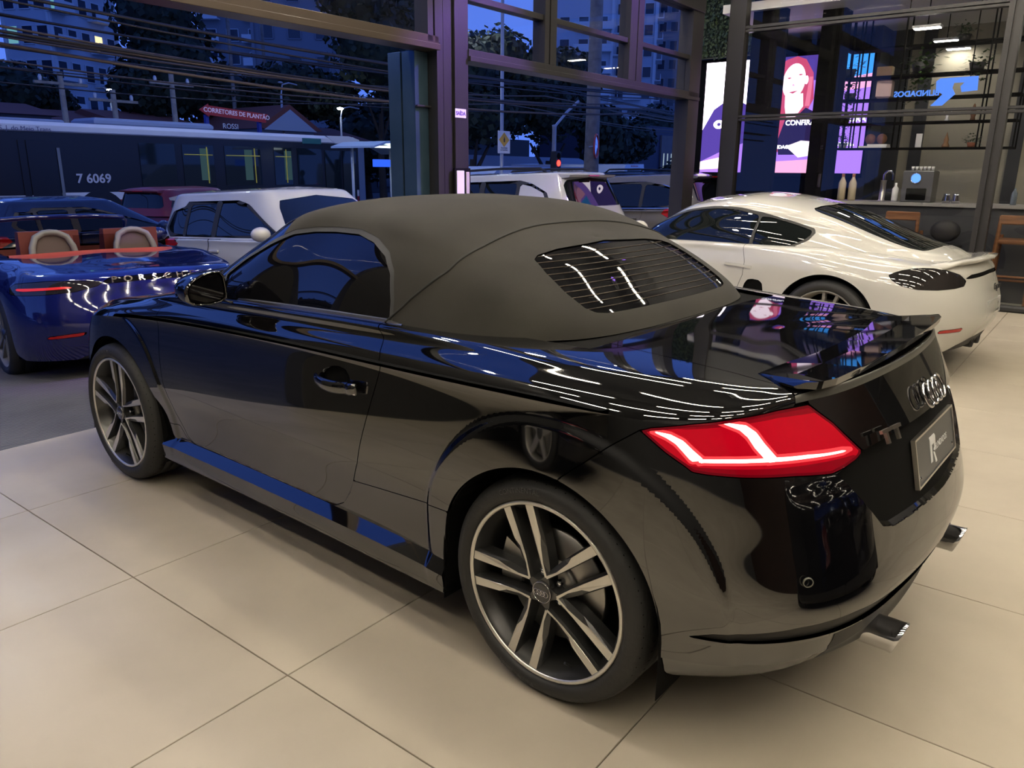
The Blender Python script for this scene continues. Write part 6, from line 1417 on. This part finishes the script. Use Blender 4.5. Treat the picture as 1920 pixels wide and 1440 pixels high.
# ------------------------------------------------------------------ houses, towers
m_tile_r = mat('clay_roof', (.16,.05,.035), .8, bump=(14,.4)); m_house = mat('house_blue_white', (.30,.36,.46), .8); m_win_d = mat('dark_window', (.02,.03,.05), .12); m_lit = glow('lit_window', (1,.78,.35), 1.6); m_teal = glow('teal_window', (.25,.7,.85), .5)
def house(loc, w, d, h, rh, label, mw, gable=True):
    t = thing('house', label, 'house', RM(*loc), TH); MB().box((d/2,0,h/2), (d,w,h)).build('wall', mw, t)
    if gable: MB().prism([(w/2+.3,h-.05),(0,h+rh),(-w/2-.3,h-.05)], -.3, d, 'x').build('roof', m_tile_r, t); MB().prism([(w/2-.05,h-.1),(0,h+rh-.22),(-w/2+.05,h-.1)], -.33, -.3, 'x').build('gable', mw, t)
    else: MB().prism([(-.4,h-.05),(d/2,h+rh),(d+.4,h-.05)], -w/2-.3, w/2+.3, 'y').build('roof', m_tile_r, t)
    for y in (-w*.28, w*.2): MB().box((-.02,y,h*.6), (.06,.8,1.0)).build('window', m_win_d, t)
house((30,-20.7,-.3), 3.0, 6, 3.5, 1.05, 'pale gabled house above the bus roof', m_house); house((33,-9.6,-.3), 4.4, 6, 3.7, .55, 'low house with canvas shade at the left edge', mat('canvas', (.14,.16,.22), .8), False); house((34,-13.4,-.3), 3.4, 6, 3.5, .65, 'red tiled house before the left tower', m_house, False); house((33,-16.2,-.3), 3.2, 6, 3.6, .6, 'red tiled house behind the roof unit of the bus', m_house, False); house((33,-25.5,-.3), 5, 6, 3.3, .7, 'dark roofed house behind the bus shelter', m_house, False)
dbx = thing('warehouse', 'dark modern box building beyond the minibus', 'building', RM(22,-37.8,-.3), TH); MB().box((3,-3.2,2.2), (6,6.4,4.4), ch=.02).build('wall', mat('navy_cladding', (.015,.02,.05), .6), dbx); MB().box((-.05,-5.2,2.0), (.1,1.9,3.8)).build('timber_front', mat('grey_timber', (.16,.13,.12), .7, noise=(3,(.08,.07,.07),.3,.7,5,(1,6,1))), dbx)
for i in range(3): MB().box((-.12,-4.6-.5*i,2.4), (.04,.06,.9)).build('wall_light', glow('cool_strip', (.6,.8,1), .5), dbx)
lw = thing('boundary_wall', 'long low pale wall behind the trees across the street', 'wall', RM(22,-30,-.3), TH); MB().box((.1,0,1.2), (.2,16,2.4)).build('wall', m_house, lw)
for y in (-6,-3,0,3): MB().box((-.02,y,1.3), (.06,1.5,.9)).build('opening', m_win_d, lw)
def tower(loc, rz, w, d, h, label, base, slab_m, cols, f0, f1, fh=2.9, balc=(), lit=(), winw=1.2):
    t = thing('apartment_tower', label, 'building', RM(*loc), TH+rz)
    MB().box((d/2, w/2, h/2), (d, w, h)).build('wall', base, t)          # near corner at the origin
    pw = MB().box((0,0,0), (.08,winw,1.45), ch=.0).mesh(); pw.materials.append(m_win_d)
    fr = MB()
    for sx, sz, a, b in ((0,.76,winw+.16,.08),(0,-.76,winw+.16,.08),(winw/2+.04,0,.08,1.5),(-winw/2-.04,0,.08,1.5)): fr.box((-.04,sx,sz), (.10,a,b))
    fm_ = fr.mesh(); fm_.materials.append(slab_m)
    bl = MB().box((-.55,0,-.95), (1.1,winw+1.4,.16)).box((-1.05,0,-.45), (.06,winw+1.4,.85)).mesh(); bl.materials.append(slab_m)
    for f in range(f0, f1):
        z = 1.6+fh*f
        for face in (0, 1):
            L_ = w if face == 0 else d; n = cols[face]
            for c_ in range(n):
                p = L_*(c_+.5)/n; loc_ = (0, p, z) if face == 0 else (p, 0, z); r = 0 if face == 0 else PI/2
                o = bpy.data.objects.new('window', pw); COL.objects.link(o); o.parent = t; o.location = loc_; o.rotation_euler = (0,0,r)
                q = bpy.data.objects.new('window_frame', fm_); COL.objects.link(q); q.parent = o
                if (face, c_, f) in lit: o.data = pw.copy(); o.data.materials.clear(); o.data.materials.append(lit[(face, c_, f)])
                if (face, c_) in balc: q = bpy.data.objects.new('balcony', bl); COL.objects.link(q); q.parent = o
    for face in (0, 1):
        L_ = w if face == 0 else d
        for e in (0.0, L_): MB().box((-.1,e,h/2) if face == 0 else (e,-.1,h/2), (.25,.25,h)).build('corner_rib', slab_m, t)
    return t
m_tw = mat('tower_blue_white', (.50,.53,.58), .8); m_ts = mat('tower_slab', (.62,.64,.66), .8); m_tg = mat('tower_grey', (.20,.21,.24), .8); m_beige = mat('tower_beige', (.30,.22,.15), .8)
tower((78,-31.6,-.3), -1.1, 4.7, 8.8, 40, 'pale blue apartment tower with balconies at the upper left', m_tw, m_ts, (3,5), 2, 7, balc={(1,0),(1,3)}, lit={(1,3,4): m_lit, (0,2,4): m_teal, (1,0,5): m_teal}, winw=1.05)
tower((92,-68,-.3), -.95, 12, 12, 60, 'grey balcony tower behind the dark trees', m_tg, m_ts, (4,5), 3, 9, balc={(0,0),(0,1),(0,3),(1,1)}, winw=1.5)
tower((100,-66,-.3), -.9, 5, 5, 60, 'beige slab of a tower rising at the top edge', m_beige, m_beige, (2,2), 5, 9, winw=.8)
tower((60,-99,-.3), -1.05, 8, 9, 30, 'white tower with stacked rounded balconies right of the steel column', m_tw, m_ts, (3,3), 1, 8, balc={(0,0),(0,1),(1,1)}, winw=1.3)
tower((58,-108,-.3), -1.1, 6, 8, 34, 'white tower behind the concrete pole', m_tw, m_ts, (3,4), 1, 9, balc={(0,1),(1,1),(1,2)}, winw=1.2)
tower((60,-124,-.3), -1.15, 11, 14, 42, 'tall grey brick block filling the right windows', m_tg, mat('tower_brick', (.34,.30,.29), .8), (6,6), 1, 11, winw=1.1)
tower((55,-45,-.3), -.85, 7, 7, 26, 'dark block half hidden between trees behind the column', m_tg, m_tg, (3,3), 1, 8, winw=1.0)
# trees
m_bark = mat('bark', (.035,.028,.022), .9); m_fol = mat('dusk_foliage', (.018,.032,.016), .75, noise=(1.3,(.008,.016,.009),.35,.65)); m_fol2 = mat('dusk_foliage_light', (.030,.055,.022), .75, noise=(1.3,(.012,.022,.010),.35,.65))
def crown(n, lobes, ls):
    l = MB()
    for i in range(n):
        c, r = random.choice(lobes); d = Vector((random.gauss(0,1), random.gauss(0,1), random.gauss(0,1))).normalized(); p = Vector(c)+Vector((d.x*r[0], d.y*r[1], d.z*r[2]))*random.uniform(.72, 1.05)
        a = Vector((random.gauss(0,1), random.gauss(0,1), random.gauss(0,.6))).normalized()*ls*random.uniform(.6, 1.3); q = a.cross(d).normalized()*a.length*.5
        l.add([p-a*.5, p+q, p+a*.5, p-q], [(0,1,2,3)])
    for c, r in lobes: l.ball(c, 1, 10, 7, (r[0]*.80, r[1]*.80, r[2]*.80))
    return l
def tree(loc, lobes, th, label, m=None, n=2600, ls=.34, tr=.22):
    t = thing('tree', label, 'tree', RM(*loc), 0); MB().tube([(0,0,0),(.05,.05,th*.5),(0,0,th)], [tr,tr*.8,tr*.55], 9).build('trunk', m_bark, t)
    for a in (.4, 2.5, 4.4): MB().tube([(0,0,th*.7),(math.cos(a)*.8,math.sin(a)*.8,th+.7)], [tr*.45,tr*.2], 6).build('branch', m_bark, t)
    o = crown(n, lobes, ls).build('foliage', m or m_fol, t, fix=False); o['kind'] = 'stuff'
tree((36,-18.8,-.3), [((0,0,6.2),(2.4,2.4,2.6)),((0,.6,8.6),(2.0,2.0,2.2)),((0,-.6,10.8),(1.8,1.8,1.8)),((0,-2.6,5.0),(2.2,2.2,1.7)),((0,1.4,5.2),(1.6,1.6,1.6))], 4.2, 'tallest dark tree beside the pale blue tower', n=4200)
tree((41,-13.4,-.3), [((0,0,5.0),(2.2,2.4,1.5)),((0,1.4,5.4),(1.6,1.7,1.3)),((0,-1.5,4.6),(1.4,1.4,1.1))], 3.6, 'low dark tree at the left edge before the tower', n=2400)
tree((33,-23.4,-.3), [((0,0,5.6),(2.2,2.3,1.3)),((0,-1.8,5.3),(1.8,1.9,1.2))], 4.0, 'spreading dark tree above the gabled house', n=2200)
tree((30,-26.6,-.3), [((0,0,7.6),(2.2,2.8,2.5)),((0,-2.4,6.0),(2.0,2.2,2.2)),((0,1.2,9.6),(1.8,2.0,1.6)),((0,-2.6,9.0),(1.8,2.2,2.0))], 4.5, 'big dark tree left of the steel column', n=3800)
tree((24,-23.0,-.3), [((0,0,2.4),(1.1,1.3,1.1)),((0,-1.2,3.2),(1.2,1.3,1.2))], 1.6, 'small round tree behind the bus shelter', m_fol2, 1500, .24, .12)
tree((19,-21.0,-.35), [((0,0,3.9),(1.5,1.9,1.3)),((0,.6,5.4),(1.5,1.9,1.4)),((0,-1.4,5.8),(1.4,1.6,1.3)),((0,-1.9,4.2),(1.3,1.5,1.2))], 2.2, 'street tree behind the yellow warning sign', n=3200, ls=.26)
tree((18,-24.6,-.35), [((0,0,4.2),(1.4,1.7,1.3)),((0,-1.0,5.4),(1.4,1.6,1.3)),((0,.9,5.2),(1.2,1.4,1.1))], 2.2, 'street tree behind the traffic light mast', n=2800, ls=.26)
tree((17,-27.8,-.35), [((0,0,2.9),(1.3,1.6,1.0)),((0,-1.6,3.1),(1.1,1.3,.9)),((0,.8,3.6),(1.1,1.2,.9))], 1.8, 'street tree right of the concrete pole', n=2600, ls=.26)
tree((16,-33.0,-.35), [((0,0,1.6),(.8,1.3,1.0)),((0,1.4,1.3),(.7,.9,.8))], .8, 'dark bush beside the minibus', n=1300, ls=.22, tr=.1)
# pedestrians by the shelter
def walker(loc, label, col, rz):
    t = tag(bpy.data.objects.new('person', None), label, 'person'); COL.objects.link(t); t.location = RM(*loc); t.rotation_euler = (0,0,rz)
    me = bpy.data.meshes.new('body'); J = [(0,0,.92),(0,0,1.15),(0,0,1.38),(0,0,1.50),(0,0,1.62),(0,.17,1.40),(.06,.22,1.14),(.14,.23,.92),(0,-.17,1.40),(-.06,-.22,1.14),(-.10,-.23,.92),(0,.09,.88),(.10,.10,.48),(.06,.10,.08),(.18,.10,.03),(0,-.09,.88),(-.06,-.10,.48),(-.22,-.10,.10),(-.12,-.10,.05)]
    E_ = [(0,1),(1,2),(2,3),(3,4),(2,5),(5,6),(6,7),(2,8),(8,9),(9,10),(0,11),(11,12),(12,13),(13,14),(0,15),(15,16),(16,17),(17,18)]
    me.from_pydata(J, E_, []); o = link('body', me, mat('cloth_'+col, {'blue': (.03,.05,.14), 'dark': (.02,.02,.025)}[col], .8), t)
    md = o.modifiers.new('s', 'SKIN'); R_ = [.15,.15,.16,.06,.06,.065,.05,.04,.065,.05,.04,.10,.07,.045,.045,.10,.07,.045,.045]
    for v_, r_ in zip(me.skin_vertices[0].data, R_): v_.radius = (r_, r_)
    me.skin_vertices[0].data[0].use_root = True; sb = o.modifiers.new('b', 'SUBSURF'); sb.levels = sb.render_levels = 1
    MB().ball((.01,0,1.68), .105, 12, 9, (.95,.82,1.15)).ball((.11,0,1.67), .018, 6, 5).build('head', mat('skin_tone', (.30,.18,.13), .6), t); MB().ball((-.02,0,1.71), .112, 12, 8, (.95,.86,1.1)).build('hair', m_matte, t)
walker((19.2,-18.9,-.44), 'person in blue clothes walking past the bus shelter', 'blue', 2.2); walker((21.5,-20.6,-.44), 'person in dark clothes standing beyond the bus shelter', 'dark', .4)

bk = thing('shop_row', 'long low dark building closing the view behind the bus shelter', 'building', RM(46, -44, -.3), TH); MB().box((2, 0, 2.3), (4, 34, 4.6)).build('wall', mat('dark_render', (.05,.05,.055), .8), bk)
for i in range(8): MB().box((-.03, -14+4*i, 1.4), (.08, 2.2, 2.0)).build('shutter', m_win_d, bk)
for x, y, lab in ((36,-31,'dark tree behind the small round tree'), (38,-37,'dark tree behind the low pale wall'), (30,-44,'dark tree at the end of the low pale wall'), (27,-49,'dark tree beyond the warehouse')):
    tree((x,y,-.3), [((0,0,3.2),(2.2,2.8,2.2)),((0,-1.6,4.6),(2.0,2.4,1.8))], 2.2, lab, n=1500, ls=.42)
# the street goes on to the left of the frame: what the black car's flank mirrors
for x, y, lab, s_ in ((38,-4.5,'dark tree across the street left of the frame',1.0), (40,4.0,'second dark tree across the street left of the frame',1.15), (36,13.0,'third dark tree across the street left of the frame',1.0), (40,24.0,'farthest dark tree across the street left of the frame',1.2)):
    tree((x,y,-.3), [((0,0,5.2*s_),(2.6*s_,3.0*s_,2.0*s_)),((0,1.6,6.6*s_),(2.0*s_,2.4*s_,1.8*s_))], 3.6*s_, lab, n=1200, ls=.5)
tower((85,-14,-.3), -.35, 14, 12, 34, 'grey apartment block left of the frame', m_tg, m_ts, (3,3), 1, 7)
tower((80,12,-.3), .1, 14, 12, 30, 'second grey apartment block left of the frame', m_tg, m_ts, (3,3), 1, 7)

for x, y, ln, h, lab in ((46, 26, 44, 11, 'long dark commercial block across the street left of the frame'), (50, 72, 46, 14, 'taller dark commercial block farthest left across the street')):
    t = thing('commercial_block', lab, 'building', RM(x, y, -.3), TH); MB().box((4, 0, h/2), (8, ln, h)).build('wall', MATS['dark_render'], t)
    for i in range(10):
        for z in (1.6, 5.0, 8.2): MB().box((-.03, -ln/2+ln*(i+.5)/10, z), (.08, ln/16, 1.6)).build('window', m_win_d, t)
# cars out of frame seen in reflections; lamps added unseen to light the street
suv('neighbour', 'black sport utility car left of the photographer, mirrored in the black door', (2.1, 5.0, 0), TH, GS, m_black2, rack=True)
for i, (x, y) in enumerate(((18, -3.0), (19, -11.5), (18.5, -20.0))):
    t = thing('added_street_lamp', 'added unseen street lamp on a span wire high over the road', 'street lamp', RM(x, y, 8.2), TH, 'added street lamps over the road')
    MB().box((0, 0, .12), (.5, .3, .16), ch=.04).build('lamp_housing', m_galv, t); MB().box((0, 0, .02), (.42, .24, .03), ch=.01).build('lamp_lens', glow('added_street_glow', (.78,.88,1.0), 480.0), t); MB().tube([(-9, 0, .6), (0, 0, .2), (9, 0, .6)], .012, 5).build('span_wire', m_wire, t)
suv('behind', 'black saloon parked nose to tail behind the black convertible', (-5.1, .15, 0), TH, BL, m_black2, 'saloon_car', wing=False)
